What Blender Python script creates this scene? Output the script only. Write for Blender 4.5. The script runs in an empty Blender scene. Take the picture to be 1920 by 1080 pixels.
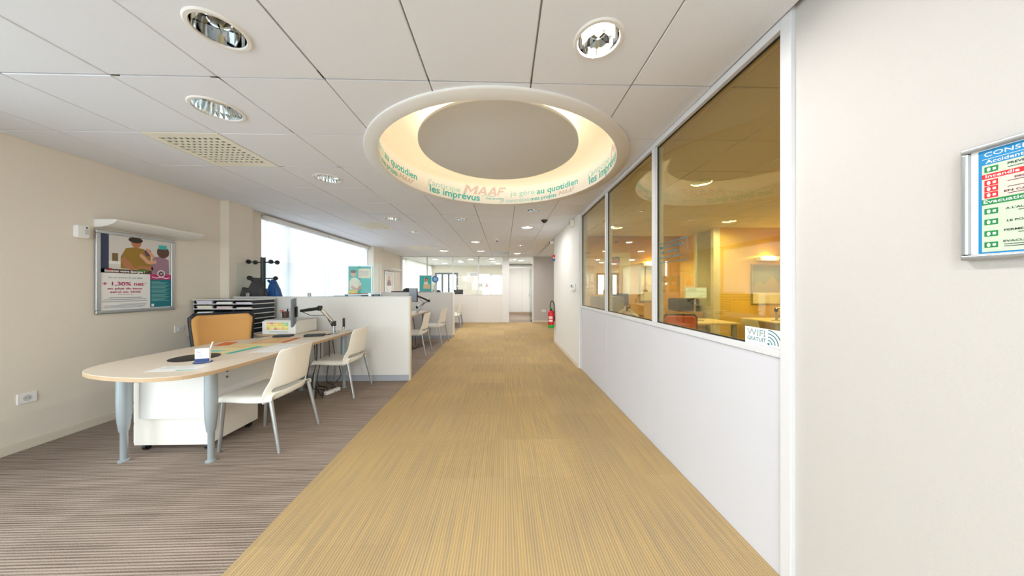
import bpy, bmesh, math, random
from mathutils import Matrix, Vector, Euler
random.seed(7)
sc = bpy.context.scene
COL = sc.collection
PI = math.pi
# ---------------------------------------------------------------- camera
cam_d = bpy.data.cameras.new('camera'); cam = bpy.data.objects.new('camera', cam_d); COL.objects.link(cam)
cam_d.sensor_width = 36.0; cam_d.lens = 540 / 1920 * 36.0; cam_d.clip_start = 0.02; cam_d.clip_end = 400
cam.location = (0, 0, 1.32); cam.rotation_euler = (PI / 2, 0, -math.atan(15 / 540))
sc.camera = cam
# ---------------------------------------------------------------- world (bright overcast sky) and exposure
w = bpy.data.worlds.new('overcast_sky'); sc.world = w; w.use_nodes = True
bg = w.node_tree.nodes['Background']; bg.inputs[0].default_value = (0.86, 0.94, 1.0, 1); bg.inputs[1].default_value = 7.0
sc.view_settings.view_transform = 'Standard'; sc.view_settings.look = 'None'
sc.view_settings.gamma = 1.0; sc.view_settings.use_curve_mapping = False
sc.view_settings.exposure = 0.14
sc.cycles.max_bounces = 10; sc.cycles.diffuse_bounces = 5; sc.cycles.glossy_bounces = 4
sc.cycles.transparent_max_bounces = 16; sc.cycles.transmission_bounces = 6
sc.cycles.sample_clamp_indirect = 6.0; sc.cycles.caustics_reflective = False; sc.cycles.caustics_refractive = False
sc.cycles.use_denoising = True

def light(name, kind, loc, rot, energy, color, size=0.2, sy=None, parent=None, spot=None):
    d = bpy.data.lights.new(name, kind); d.energy = energy; d.color = color
    if kind == 'AREA':
        d.shape = 'DISK' if sy is None else 'RECTANGLE'; d.size = size
        if sy: d.size_y = sy
    elif kind in ('POINT', 'SPOT'):
        d.shadow_soft_size = size
        if kind == 'SPOT': d.spot_size = spot or 2.4; d.spot_blend = 0.8
    o = bpy.data.objects.new(name, d); COL.objects.link(o); o.location = loc; o.rotation_euler = rot
    if parent: o.parent = parent
    return o
def portal(loc, rot, sx, sy):     # daylight entry: guides sky sampling at a window, gives no light itself
    o = light('window_portal', 'AREA', loc, rot, 1, (1, 1, 1), sx, sy); o.data.cycles.is_portal = True
CE = 2.53
portal((-4.1, 6.57, 1.37), (0, -PI / 2, 0), 2.1, 3.5)
portal((-4.1, -0.3, 1.3), (0, -PI / 2, 0), 2.2, 3.6)
portal((-1.4, -2.95, 1.3), (PI / 2, 0, 0), 4.6, 2.2)
portal((-4.1, 13.3, 1.37), (0, -PI / 2, 0), 2.1, 3.8)

# ---------------------------------------------------------------- materials
def lin(c):
    out = []
    for k in c:
        k = k / 255.0
        out.append(k / 12.92 if k <= 0.04045 else ((k + 0.055) / 1.055) ** 2.4)
    return out
MATS = {}
def mat(name, rgb, rough=0.5, metal=0.0, var=0.0, scale=20.0, bump=0.0, spec=None, emit=None, estr=0.0, alpha=None):
    if name in MATS: return MATS[name]
    m = bpy.data.materials.new(name); m.use_nodes = True; nt = m.node_tree; b = nt.nodes['Principled BSDF']
    c = lin(rgb) + [1]
    b.inputs['Base Color'].default_value = c; b.inputs['Roughness'].default_value = rough; b.inputs['Metallic'].default_value = metal
    if spec is not None: b.inputs['Specular IOR Level'].default_value = spec
    if emit: b.inputs['Emission Color'].default_value = lin(emit) + [1]; b.inputs['Emission Strength'].default_value = estr
    if var or bump:
        tc = nt.nodes.new('ShaderNodeTexCoord'); n = nt.nodes.new('ShaderNodeTexNoise')
        n.inputs['Scale'].default_value = scale; n.inputs['Detail'].default_value = 3
        nt.links.new(tc.outputs['Object'], n.inputs['Vector'])
        if var:
            mx = nt.nodes.new('ShaderNodeMix'); mx.data_type = 'RGBA'
            mx.inputs[6].default_value = [max(0, k * (1 - var)) for k in c[:3]] + [1]
            mx.inputs[7].default_value = [min(1, k * (1 + var)) for k in c[:3]] + [1]
            nt.links.new(n.outputs['Fac'], mx.inputs[0]); nt.links.new(mx.outputs[2], b.inputs['Base Color'])
        if bump:
            bp = nt.nodes.new('ShaderNodeBump'); bp.inputs['Strength'].default_value = bump; bp.inputs['Distance'].default_value = 0.004
            nt.links.new(n.outputs['Fac'], bp.inputs['Height']); nt.links.new(bp.outputs[0], b.inputs['Normal'])
    MATS[name] = m; return m
def glass(name, tint=(255, 255, 255), rough=0.0, refl=1.0):
    if name in MATS: return MATS[name]
    m = bpy.data.materials.new(name); m.use_nodes = True; nt = m.node_tree; nt.nodes.clear()
    o = nt.nodes.new('ShaderNodeOutputMaterial'); mx = nt.nodes.new('ShaderNodeMixShader')
    t = nt.nodes.new('ShaderNodeBsdfTransparent'); g = nt.nodes.new('ShaderNodeBsdfGlossy'); f = nt.nodes.new('ShaderNodeFresnel')
    t.inputs[0].default_value = lin(tint) + [1]; g.inputs['Roughness'].default_value = rough; 
    ge = nt.nodes.new('ShaderNodeNewGeometry'); im = nt.nodes.new('ShaderNodeMapRange'); im.inputs['To Min'].default_value = 1.5; im.inputs['To Max'].default_value = 1 / 1.5
    nt.links.new(ge.outputs['Backfacing'], im.inputs[0]); nt.links.new(im.outputs[0], f.inputs[0])
    mu = nt.nodes.new('ShaderNodeMath'); mu.operation = 'MULTIPLY'; mu.inputs[1].default_value = refl; mu.use_clamp = True
    nt.links.new(f.outputs[0], mu.inputs[0]); nt.links.new(mu.outputs[0], mx.inputs[0])
    nt.links.new(t.outputs[0], mx.inputs[1]); nt.links.new(g.outputs[0], mx.inputs[2]); nt.links.new(mx.outputs[0], o.inputs[0])
    MATS[name] = m; return m
def sheer(name, rgb, see):        # thin woven screen fabric: part open weave, part translucent yarn
    m = bpy.data.materials.new(name); m.use_nodes = True; nt = m.node_tree; nt.nodes.clear()
    o = nt.nodes.new('ShaderNodeOutputMaterial'); m1 = nt.nodes.new('ShaderNodeMixShader'); m2 = nt.nodes.new('ShaderNodeMixShader')
    t = nt.nodes.new('ShaderNodeBsdfTransparent'); tr = nt.nodes.new('ShaderNodeBsdfTranslucent'); df = nt.nodes.new('ShaderNodeBsdfDiffuse')
    tr.inputs[0].default_value = lin(rgb) + [1]; df.inputs[0].default_value = lin(rgb) + [1]
    m1.inputs[0].default_value = 0.30; m2.inputs[0].default_value = see
    nt.links.new(tr.outputs[0], m1.inputs[1]); nt.links.new(df.outputs[0], m1.inputs[2])
    nt.links.new(m1.outputs[0], m2.inputs[1]); nt.links.new(t.outputs[0], m2.inputs[2]); nt.links.new(m2.outputs[0], o.inputs[0])
    MATS[name] = m; return m
def carpet(name, base, stripe, axis, period, duty, soft, tilesize):
    m = bpy.data.materials.new(name); m.use_nodes = True; nt = m.node_tree; N = nt.nodes; L = nt.links; b = N['Principled BSDF']
    b.inputs['Roughness'].default_value = 0.95; b.inputs['Specular IOR Level'].default_value = 0.1
    tc = N.new('ShaderNodeTexCoord'); sp = N.new('ShaderNodeSeparateXYZ'); L.new(tc.outputs['Object'], sp.inputs[0])
    nz = N.new('ShaderNodeTexNoise'); nz.inputs['Scale'].default_value = 260; nz.inputs['Detail'].default_value = 2; L.new(tc.outputs['Object'], nz.inputs['Vector'])
    # long fibre noise stretched along the rib
    mp = N.new('ShaderNodeMapping'); L.new(tc.outputs['Object'], mp.inputs[0])
    mp.inputs['Scale'].default_value = (70, 1.6, 1) if axis == 0 else (1.6, 70, 1)
    n2 = N.new('ShaderNodeTexNoise'); n2.inputs['Scale'].default_value = 1.0; n2.inputs['Detail'].default_value = 3; L.new(mp.outputs[0], n2.inputs['Vector'])
    n3 = N.new('ShaderNodeTexNoise'); n3.inputs['Scale'].default_value = 1.1; n3.inputs['Detail'].default_value = 3; L.new(tc.outputs['Object'], n3.inputs['Vector'])
    def math_(op, a, b_=None):
        k = N.new('ShaderNodeMath'); k.operation = op
        for i, v in enumerate((a, b_)):
            if v is None: continue
            if isinstance(v, (int, float)): k.inputs[i].default_value = v
            else: L.new(v, k.inputs[i])
        return k.outputs[0]
    s = math_('SINE', math_('MULTIPLY', sp.outputs[axis], 2 * PI / period))
    s = math_('ADD', math_('MULTIPLY', s, 0.5), 0.5)
    v = math_('ADD', math_('MULTIPLY', s, 0.46), math_('MULTIPLY', n2.outputs['Fac'], 0.85))
    v = math_('ADD', v, math_('MULTIPLY', math_('SUBTRACT', nz.outputs['Fac'], 0.5), 1.1))
    v = math_('ADD', v, math_('MULTIPLY', math_('SUBTRACT', n3.outputs['Fac'], 0.5), 0.35))
    mr = N.new('ShaderNodeMapRange'); mr.inputs['From Min'].default_value = duty - soft; mr.inputs['From Max'].default_value = duty + soft; L.new(v, mr.inputs[0])
    # carpet squares: slight tone change from square to square
    ck = N.new('ShaderNodeTexWhiteNoise'); ck.noise_dimensions = '2D'
    vm = N.new('ShaderNodeVectorMath'); vm.operation = 'SCALE'; vm.inputs['Scale'].default_value = 1 / tilesize; L.new(tc.outputs['Object'], vm.inputs[0])
    fl = N.new('ShaderNodeVectorMath'); fl.operation = 'FLOOR'; L.new(vm.outputs[0], fl.inputs[0]); L.new(fl.outputs[0], ck.inputs['Vector'])
    mx = N.new('ShaderNodeMix'); mx.data_type = 'RGBA'; mx.inputs[6].default_value = lin(base) + [1]; mx.inputs[7].default_value = lin(stripe) + [1]
    L.new(mr.outputs[0], mx.inputs[0])
    hs = N.new('ShaderNodeHueSaturation'); L.new(mx.outputs[2], hs.inputs['Color'])
    L.new(math_('ADD', math_('MULTIPLY', ck.outputs['Value'], 0.10), 0.95), hs.inputs['Value']); L.new(hs.outputs[0], b.inputs['Base Color'])
    bp = N.new('ShaderNodeBump'); bp.inputs['Strength'].default_value = 0.5; bp.inputs['Distance'].default_value = 0.003
    L.new(v, bp.inputs['Height']); L.new(bp.outputs[0], b.inputs['Normal'])
    MATS[name] = m; return m

M_BROWN = carpet('brown ribbed carpet', (98, 84, 76), (182, 166, 154), 1, 0.016, 0.66, 0.36, 0.5)
M_YEL = carpet('yellow striped carpet', (142, 130, 114), (206, 173, 114), 0, 0.0145, 0.62, 0.44, 0.5)
M_WALL = mat('tan wall paint', (232, 223, 209), 0.85, var=0.02, scale=60, bump=0.08)
M_WALLW = mat('off white wallpaper', (194, 190, 187), 0.85, var=0.02, scale=140, bump=0.25)
M_WALLR = mat('white wall paint', (232, 231, 227), 0.8, var=0.02, scale=60)
M_YELW = mat('ochre yellow wall paint', (232, 184, 26), 0.8, var=0.03, scale=30)
M_SKIRT = mat('cream skirting', (226, 216, 198), 0.6)
M_TILE = mat('mineral ceiling tile', (229, 231, 238), 0.9, var=0.025, scale=90, bump=0.05)
M_BLUETILE = mat('blue grey metal ceiling tile', (170, 186, 200), 0.5)
M_TBAR = mat('shade grey grid bar', (150, 146, 142), 0.6)  # bars greyed so the tile joints read as shaded
M_PLENUM = mat('dark plenum', (60, 56, 52), 0.95)
M_PART = mat('white laminate panel', (233, 231, 228), 0.45)
M_FRAME = mat('white lacquered aluminium', (233, 234, 236), 0.35)
M_GASKET = mat('black rubber gasket', (18, 20, 20), 0.6)
M_WHITE = mat('white plastic', (238, 237, 234), 0.4)
M_CHAIR = mat('ivory moulded plastic', (241, 238, 230), 0.45)
M_ALU = mat('satin aluminium', (190, 194, 198), 0.35, 0.85)
M_SILVER = mat('silver grey lacquer', (168, 178, 184), 0.4, 0.35)
M_CHROME = mat('polished metal', (225, 228, 230), 0.06, 1.0)
M_DESK = mat('pale maple laminate', (234, 219, 200), 0.4, var=0.03, scale=6)
M_EDGE = mat('maple edge band', (188, 158, 124), 0.5)
M_BLACK = mat('black plastic', (24, 25, 28), 0.45)
M_DKNAVY = mat('navy black panel', (26, 32, 42), 0.5)
M_GREYP = mat('grey plastic', (96, 100, 106), 0.5)
M_ORANGE = mat('orange mesh fabric', (220, 164, 96), 0.85, var=0.06, scale=200, bump=0.1)
M_PAPER = mat('white paper', (244, 243, 240), 0.7)
M_GLASS = glass('clear partition glass', (250, 252, 250))
M_GLASSR = glass('office partition glass', (244, 240, 212), 0.0, 1.9)
M_SCREEN = glass('acrylic screen', (248, 252, 252), 0.0, 0.35)
M_FROST = sheer('frosted film', (236, 244, 244), 0.25)
M_BLIND = sheer('white screen fabric', (226, 225, 223), 0.22)
M_DIMGLASS = glass('dimmed window glass', (234, 236, 238))  # tint added to dim the daylight coming through the big window
M_VBLIND = sheer('white vertical blind fabric', (240, 238, 232), 0.12)
M_TEAL = mat('teal print', (64, 186, 180), 0.6)
M_TEALD = mat('dark teal print', (22, 118, 132), 0.6)
M_TEALL = mat('pale teal print', (150, 212, 204), 0.6)
M_PINK = mat('pale rose print', (216, 194, 186), 0.6)
M_MAG = mat('magenta print', (190, 40, 110), 0.6)
M_CREAM = mat('warm cream plaster', (244, 236, 216), 0.8)
M_BAND = mat('cream printed band', (244, 238, 231), 0.75)
M_DISC = mat('grey ceiling disc', (222, 222, 224), 0.85)
M_FLANGE = mat('white moulded ring', (228, 225, 221), 0.6)
M_BRASS = mat('cream vent plastic', (240, 236, 222), 0.5)

# ---------------------------------------------------------------- mesh helpers
class MB:
    def __init__(s): s.v = []; s.f = []
    def add(s, vs, fs):
        o = len(s.v); s.v += [tuple(p) for p in vs]; s.f += [tuple(i + o for i in f) for f in fs]; return s
    def box(s, x0, x1, y0, y1, z0, z1):
        x0, x1 = min(x0, x1), max(x0, x1); y0, y1 = min(y0, y1), max(y0, y1); z0, z1 = min(z0, z1), max(z0, z1)
        return s.add([(x0, y0, z0), (x1, y0, z0), (x1, y1, z0), (x0, y1, z0), (x0, y0, z1), (x1, y0, z1), (x1, y1, z1), (x0, y1, z1)],
                     [(3, 2, 1, 0), (4, 5, 6, 7), (0, 1, 5, 4), (1, 2, 6, 5), (2, 3, 7, 6), (3, 0, 4, 7)])
    def cbox(s, c, d, rz=0):
        x, y, z = (k / 2 for k in d); R = Matrix.Rotation(rz, 3, 'Z'); n = len(s.v)
        s.box(-x, x, -y, y, -z, z)
        for i in range(n, len(s.v)): s.v[i] = tuple(R @ Vector(s.v[i]) + Vector(c))
        return s
    def cyl(s, p0, p1, r0, r1=None, n=14, cap=True):
        r1 = r0 if r1 is None else r1; p0, p1 = Vector(p0), Vector(p1); d = (p1 - p0).normalized()
        a = Vector((0, 0, 1)) if abs(d.z) < 0.9 else Vector((1, 0, 0)); u = d.cross(a).normalized(); w_ = d.cross(u)
        vs = []
        for p, r in ((p0, r0), (p1, r1)):
            for i in range(n):
                t = 2 * PI * i / n; vs.append(p + r * (math.cos(t) * u + math.sin(t) * w_))
        fs = [(i, (i + 1) % n, n + (i + 1) % n, n + i) for i in range(n)]
        if cap: fs += [tuple(range(n))[::-1], tuple(range(n, 2 * n))]
        return s.add(vs, fs)
    def tube(s, pts, r, n=8):
        pts = [Vector(p) for p in pts]; rs = r if isinstance(r, (list, tuple)) else [r] * len(pts); vs = []; prev = None
        for i, p in enumerate(pts):
            d = (pts[min(i + 1, len(pts) - 1)] - pts[max(i - 1, 0)]).normalized()
            if prev is None:
                a = Vector((0, 0, 1)) if abs(d.z) < 0.9 else Vector((1, 0, 0)); u = d.cross(a).normalized()
            else:
                u = (prev - d * prev.dot(d)).normalized()
            prev = u; w_ = d.cross(u)
            for k in range(n):
                t = 2 * PI * k / n; vs.append(p + rs[i] * (math.cos(t) * u + math.sin(t) * w_))
        fs = []
        for i in range(len(pts) - 1):
            for k in range(n): fs.append((i * n + k, i * n + (k + 1) % n, (i + 1) * n + (k + 1) % n, (i + 1) * n + k))
        fs += [tuple(range(n))[::-1], tuple(range((len(pts) - 1) * n, len(pts) * n))]
        return s.add(vs, fs)
    def lathe(s, prof, n=32, c=(0, 0, 0), a0=0, a1=2 * PI):
        full = abs(a1 - a0 - 2 * PI) < 1e-6; m = n if full else n + 1; vs = []
        for i in range(m):
            t = a0 + (a1 - a0) * i / n
            for r, z in prof: vs.append((c[0] + r * math.cos(t), c[1] + r * math.sin(t), c[2] + z))
        k = len(prof); fs = []
        for i in range(n):
            j = (i + 1) % m
            for q in range(k - 1): fs.append((i * k + q, j * k + q, j * k + q + 1, i * k + q + 1))
        return s.add(vs, fs)
    def prism(s, poly, z0, z1):
        n = len(poly)
        return s.add([(x, y, z0) for x, y in poly] + [(x, y, z1) for x, y in poly],
                     [tuple(range(n))[::-1], tuple(range(n, 2 * n))] + [(i, (i + 1) % n, n + (i + 1) % n, n + i) for i in range(n)])
    def xprism(s, poly, x0, x1):      # polygon in (y, z), extruded along x
        n = len(s.v); s.prism(poly, x0, x1)
        for i in range(n, len(s.v)): a, b, c = s.v[i]; s.v[i] = (c, a, b)
        return s
    def yprism(s, poly, y0, y1):      # polygon in (x, z), extruded along y
        n = len(s.v); s.prism(poly, y0, y1)
        for i in range(n, len(s.v)): a, b, c = s.v[i]; s.v[i] = (a, c, b)
        return s
    def mesh(s, name, m, smooth=False, fix=True):
        me = bpy.data.meshes.new(name); me.from_pydata(s.v, [], s.f)
        if fix:
            b = bmesh.new(); b.from_mesh(me); bmesh.ops.recalc_face_normals(b, faces=b.faces); b.to_mesh(me); b.free()
        if smooth:
            for p in me.polygons: p.use_smooth = True
        if m: me.materials.append(m)
        return me
    def build(s, name, m, parent=None, bevel=0.0, smooth=False, seg=2):
        me = s.mesh(name, m, smooth); o = bpy.data.objects.new(name, me); COL.objects.link(o)
        if parent: o.parent = parent
        if bevel:
            bv = o.modifiers.new('bevel', 'BEVEL'); bv.width = bevel; bv.segments = seg; bv.limit_method = 'ANGLE'; bv.angle_limit = 0.6
            if seg > 1:
                for p in me.polygons: p.use_smooth = True
                wn = o.modifiers.new('wn', 'WEIGHTED_NORMAL')
        elif smooth:
            es = o.modifiers.new('es', 'EDGE_SPLIT'); es.split_angle = 0.7
        return o
def inst(me, name, parent=None, loc=(0, 0, 0), rz=0):
    o = bpy.data.objects.new(name, me); COL.objects.link(o); o.location = loc; o.rotation_euler = (0, 0, rz)
    if parent: o.parent = parent
    return o
def tag(o, label, cat, group=None):
    o['label'] = label; o['category'] = cat
    if group: o['group'] = group
    return o
def struct(o, label=None):
    o['kind'] = 'structure'
    if label: o['label'] = label
    return o
def thing(name, label, cat, loc=(0, 0, 0), rz=0, group=None):
    o = bpy.data.objects.new(name, None); COL.objects.link(o); o.empty_display_size = 0.05
    o.location = loc; o.rotation_euler = (0, 0, rz); return tag(o, label, cat, group)
def copy_tree(o, parent=None):
    c = o.copy(); COL.objects.link(c)
    if parent: c.parent = parent
    for ch in o.children: copy_tree(ch, c)
    return c
# planes things hang on: local x = reading direction, local y = up, local z = towards the viewer
def face_px(o, x, y, z): o.matrix_world = Matrix(((0, 0, 1, x), (1, 0, 0, y), (0, 1, 0, z), (0, 0, 0, 1)))      # on the left wall
def face_nx(o, x, y, z): o.matrix_world = Matrix(((0, 0, -1, x), (-1, 0, 0, y), (0, 1, 0, z), (0, 0, 0, 1)))    # on the right wall
def face_ny(o, x, y, z): o.matrix_world = Matrix(((1, 0, 0, x), (0, 0, -1, y), (0, 1, 0, z), (0, 0, 0, 1)))     # facing the camera
def flat(name, parent, poly, m, lift):
    me = bpy.data.meshes.new(name); me.from_pydata([(x, y, lift) for x, y in poly], [], [tuple(range(len(poly)))]); me.materials.append(m)
    o = bpy.data.objects.new(name, me); COL.objects.link(o); o.parent = parent; return o
def rect(u0, u1, v0, v1): return [(u0, v0), (u1, v0), (u1, v1), (u0, v1)]
def ell(cu, cv, ru, rv, n=24, a0=0, a1=2 * PI): return [(cu + ru * math.cos(a0 + (a1 - a0) * i / n), cv + rv * math.sin(a0 + (a1 - a0) * i / n)) for i in range(n)]
def text_mesh(s, bold=0.0, shear=0.0, res=3):
    cu = bpy.data.curves.new('lettering', 'FONT'); cu.body = s; cu.size = 1.0; cu.offset = bold; cu.shear = shear; cu.resolution_u = res
    o = bpy.data.objects.new('lettering_tmp', cu); COL.objects.link(o)
    dg = bpy.context.evaluated_depsgraph_get(); me = bpy.data.meshes.new_from_object(o.evaluated_get(dg))
    bpy.data.objects.remove(o); bpy.data.curves.remove(cu); return me
def text(parent, s, u0, u1, v0, h, m, lift, bold=0.012, shear=0.0, bend=None, name='lettering'):
    """letters fitted between u0 and u1; v0 = baseline, h = height of a capital letter"""
    me = text_mesh(s, bold, shear); xs = [v.co.x for v in me.vertices]
    if not xs: return None
    x0, x1 = min(xs), max(xs); k = (u1 - u0) / (x1 - x0); q = h / 0.70
    for v in me.vertices:
        x, y = u0 + (v.co.x - x0) * k, v0 + v.co.y * q
        v.co = bend(x, y) if bend else (x, y, lift)
    me.materials.clear(); me.materials.append(m); me.name = name
    o = bpy.data.objects.new(name, me); COL.objects.link(o)
    if parent: o.parent = parent
    return o
def smooth_curve(pts, k=6):
    out = []; n = len(pts)
    for i in range(n - 1):
        p0, p1, p2, p3 = (Vector(pts[max(0, min(n - 1, j))]) for j in (i - 1, i, i + 1, i + 2))
        for q in range(k):
            t = q / k
            out.append(0.5 * ((2 * p1) + (p2 - p0) * t + (2 * p0 - 5 * p1 + 4 * p2 - p3) * t * t + (3 * p1 - p0 - 3 * p2 + p3) * t ** 3))
    out.append(Vector(pts[-1])); return out
# ================================================================ SETTING
XL, XR, YF, YB, YN = -3.92, 1.27, 11.05, 15.6, -2.9      # left wall, right wall, far partition, back office wall, wall behind the camera
TOP = 3.0
fl = struct(MB().box(-4.12, 6.0, YN - 0.2, YB + 0.2, -0.12, 0).build('floor', M_BROWN), 'brown grey ribbed carpet on the floor of the desk bays')
MB().prism([(-1.205, YN), (XR, YN), (1.25, 7.05), (2.6, 7.05), (2.6, YF), (-1.50, YF)], 0.0, 0.004).build('carpet_runner', M_YEL, fl)
# ---- left wall
wl = struct(MB().box(-4.12, XL, YN, -2.2, 0, TOP).box(-4.12, XL, -2.2, 1.5, 0, 0.1).box(-4.12, XL, -2.2, 1.5, 2.44, TOP)
            .box(-4.12, XL, 1.5, 4.76, 0, TOP).box(-4.12, XL, 4.76, 8.38, 0, 0.3).box(-4.12, XL, 4.76, 8.38, 2.50, TOP)
            .box(-4.12, XL, 8.38, 11.3, 0, TOP).box(-4.12, XL, 11.3, 15.3, 0, 0.3).box(-4.12, XL, 11.3, 15.3, 2.46, TOP).box(-4.12, XL, 15.3, YB + .2, 0, TOP)
            .build('wall_left', M_WALL), 'tan painted wall with the advertising poster')
MB().box(XL - .02, -3.80, 4.09, 4.46, 0, TOP).build('pilaster', M_WALL, wl)
MB().box(XL - .02, -3.752, 8.40, 8.94, 0, TOP).build('pilaster', M_WALL, wl)
struct(MB().box(XL, XL + 0.014, 1.5, 4.09, 0, 0.075).build('baseboard_left', M_SKIRT, None, 0.003))
struct(MB().box(XL, XL + 0.014, 8.94, YF, 0, 0.075).build('baseboard_left_far', M_SKIRT, None, 0.003))
def window_left(name, label, y0, y1, z0, z1, mull, fm=M_FRAME):
    f = MB(); x0, x1 = XL - 0.09, XL - 0.03
    f.box(x0, x1, y0, y1, z0, z0 + .05).box(x0, x1, y0, y1, z1 - .05, z1)
    for y in [y0 + .025, *mull, y1 - .025]: f.box(x0, x1, y - .025, y + .025, z0 + .05, z1 - .05)
    wo = struct(f.build(name, fm, None, 0.004), label)
    ys = [y0, *mull, y1]
    for a, b in zip(ys, ys[1:]): MB().box(XL - .063, XL - .057, a + .02, b - .02, z0 + .04, z1 - .04).build('pane', M_DIMGLASS if name == 'window_1' else M_GLASS, wo)
    MB().box(XL - .1, XL + .03, y0, y1, z0 - .03, z0).build('window_sill', M_WHITE, wo, 0.004)
    return wo
window_left('window_1', 'tall white framed window behind the coat stand', 4.76, 8.38, 0.3, 2.50, [5.33, 6.47])
window_left('window_2', 'shopfront side window beside the entrance', -2.2, 1.5, 0.1, 2.44, [-1.0, 0.3])
window_left('window_3', 'window behind vertical blinds in the back office', 11.3, 15.3, 0.3, 2.46, [12.6, 14.0])
# ---- wall behind the camera (shopfront)
struct(MB().box(-4.12, -3.7, YN - .2, YN, 0, TOP).box(0.9, 6.0, YN - .2, YN, 0, TOP).box(-3.7, 0.9, YN - .2, YN, 2.44, TOP).box(-3.7, 0.9, YN - .2, YN, 0, .1).build('wall_behind', M_WALL))
f = MB().box(-3.7, .9, YN - .12, YN - .06, .1, .16).box(-3.7, .9, YN - .12, YN - .06, 2.38, 2.44)
for x in (-3.67, -2.2, -0.7, .87): f.box(x - .03, x + .03, YN - .12, YN - .06, .16, 2.38)
w4 = struct(f.build('window_4', M_FRAME, None, .004), 'shopfront window behind the viewer')
for a, b in ((-3.66, -2.21), (-2.19, -.71), (-.69, .86)): MB().box(a, b, YN - .093, YN - .087, .15, 2.39).build('pane', M_GLASS, w4)
# ---- right walls
struct(MB().box(XR, 1.37, YN, 1.222, 0, TOP).build('wall_right', M_WALLW), 'off white papered wall carrying the safety notice')
struct(MB().box(1.228, 1.37, 4.70, 7.05, 0, TOP).build('wall_right_far', M_WALLR), 'white wall with the fire extinguisher')
struct(MB().box(1.216, 1.228, 4.70, 7.062, 0, 0.075).box(1.216, 1.37, 7.05, 7.062, 0, .075).build('baseboard_right', M_SKIRT, None, .003))
# ---- glazed office partition on the right: frame, white lower panels, panes, gaskets
SILL = 1.035
fr = MB().box(1.25, 1.33, 1.222, 1.272, 0, TOP)
for y in (2.385, 3.52): fr.box(1.25, 1.33, y - .022, y + .022, SILL, 2.50)
fr.box(1.25, 1.33, 4.66, 4.70, 0, TOP).box(1.25, 1.33, 1.272, 4.66, 2.49, TOP).box(1.255, 1.33, 1.272, 4.66, SILL - .035, SILL)
pr = struct(fr.build('wall_right_partition', mat('pale lacquered aluminium', (218, 218, 222), .4), None, .003), 'white framed glass partition of the yellow office')
for a, b in ((1.274, 2.383), (2.387, 3.518), (3.522, 4.658)):
    MB().box(1.262, 1.32, a, b, 0.0, SILL - .037).build('lower_panel', mat('pale lavender laminate', (212, 212, 220), .45), pr, .002)
for a, b in ((1.272, 2.363), (2.407, 3.498), (3.542, 4.66)):
    MB().box(1.284, 1.292, a + .002, b - .002, SILL + .002, 2.488).build('pane', M_GLASSR, pr)
    g = MB(); t = .008
    g.box(1.276, 1.283, a, b, SILL, SILL + t).box(1.276, 1.283, a, b, 2.49 - t, 2.49).box(1.276, 1.283, a, a + t, SILL + t, 2.49 - t).box(1.276, 1.283, b - t, b, SILL + t, 2.49 - t)
    g.build('gasket', M_GASKET, pr)
# ---- right office shell
OX = 5.8
struct(MB().box(1.37, OX, 6.95, 7.05, 0, TOP).build('wall_office_far', M_YELW), 'ochre wall at the end of the right hand office')
struct(MB().box(1.37, OX, .35, .45, 0, TOP).build('wall_office_near', M_YELW))
struct(MB().box(OX, OX + .1, .35, 7.05, 0, TOP).build('wall_office_side', M_YELW))
bo = struct(MB().box(4.30, 5.79, 5.65, 6.94, 0, TOP).build('wall_office_corner', mat('pale yellow wall', (238, 206, 112), .8)), 'pale yellow corner wall inside the office')
MB().box(4.17, 4.30, 5.62, 5.70, 0, TOP).build('corner_post', M_FRAME, bo)
pn = struct(MB().box(4.20, 4.28, 5.70, 6.94, 0, .95).box(4.2, 4.28, 6.2, 6.26, .95, TOP).build('trim_1', M_FRAME))
MB().box(4.235, 4.245, 5.71, 6.19, .96, 2.5).build('pane', M_FROST, pn)
# ---- far glazed partition, y = 11.05
fp = MB(); y0, y1 = YF, YF + .07
for x in (-3.90, -2.93, -1.95, -0.98): fp.box(x - .025, x + .025, y0, y1, 0, TOP)
fp.box(-0.06, 0.20, y0 - .01, y1 + .01, 0, TOP).box(1.09, 1.14, y0, y1, 0, TOP)
fp.box(-3.9, -.06, y0, y1, 2.50, TOP).box(-3.9, -.06, y0, y1, 1.045, 1.08).box(.2, 1.09, y0, y1, 2.08, 2.13).box(.2, 1.09, y0, y1, 2.50, TOP)
fpo = struct(fp.build('wall_far_partition', M_FRAME, None, .003), 'white glazed partition closing the far end of the room')
xs = (-3.875, -2.955), (-2.905, -1.975), (-1.925, -1.005), (-.955, -.06)
for a, b in xs:
    MB().box(a, b, y0 + .01, y1 - .01, 0, 1.045).build('lower_panel', M_PART, fpo)
    MB().box(a, b, y0 + .031, y0 + .039, 1.08, 2.50).build('pane', M_GLASS, fpo)
MB().box(.2, 1.09, y0 + .031, y0 + .039, 2.13, 2.5).build('transom_pane', M_GLASS, fpo)
M_VINYL = mat('white vinyl lettering', (250, 250, 250), .6)
for s, u0, u1, v0, h in (('je protège', -1.86, -1.05, 1.36, .075), ('mes proches', -1.55, -1.02, 1.22, .05), ('je protège', -.93, -.12, 1.36, .06), ('mes proches', -.92, -.4, 1.22, .045),
                         ('espace conseil', -1.83, -1.1, 1.72, .05)):
    t = text(None, s, u0, u1, v0, h, M_VINYL, 0, bend=lambda x, y: (x, YF + .029, y)); t.parent = fpo
struct(MB().box(1.14, 2.6, YF, YF + .1, 0, TOP).build('wall_far', M_WALLW), 'off white wall right of the far doorway')
struct(MB().box(1.14, 2.6, YF - .014, YF, 0, .075).build('baseboard_far', M_SKIRT))
struct(MB().box(2.6, 2.7, 7.05, YF + .1, 0, TOP).build('wall_alcove', M_WALLR))
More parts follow.
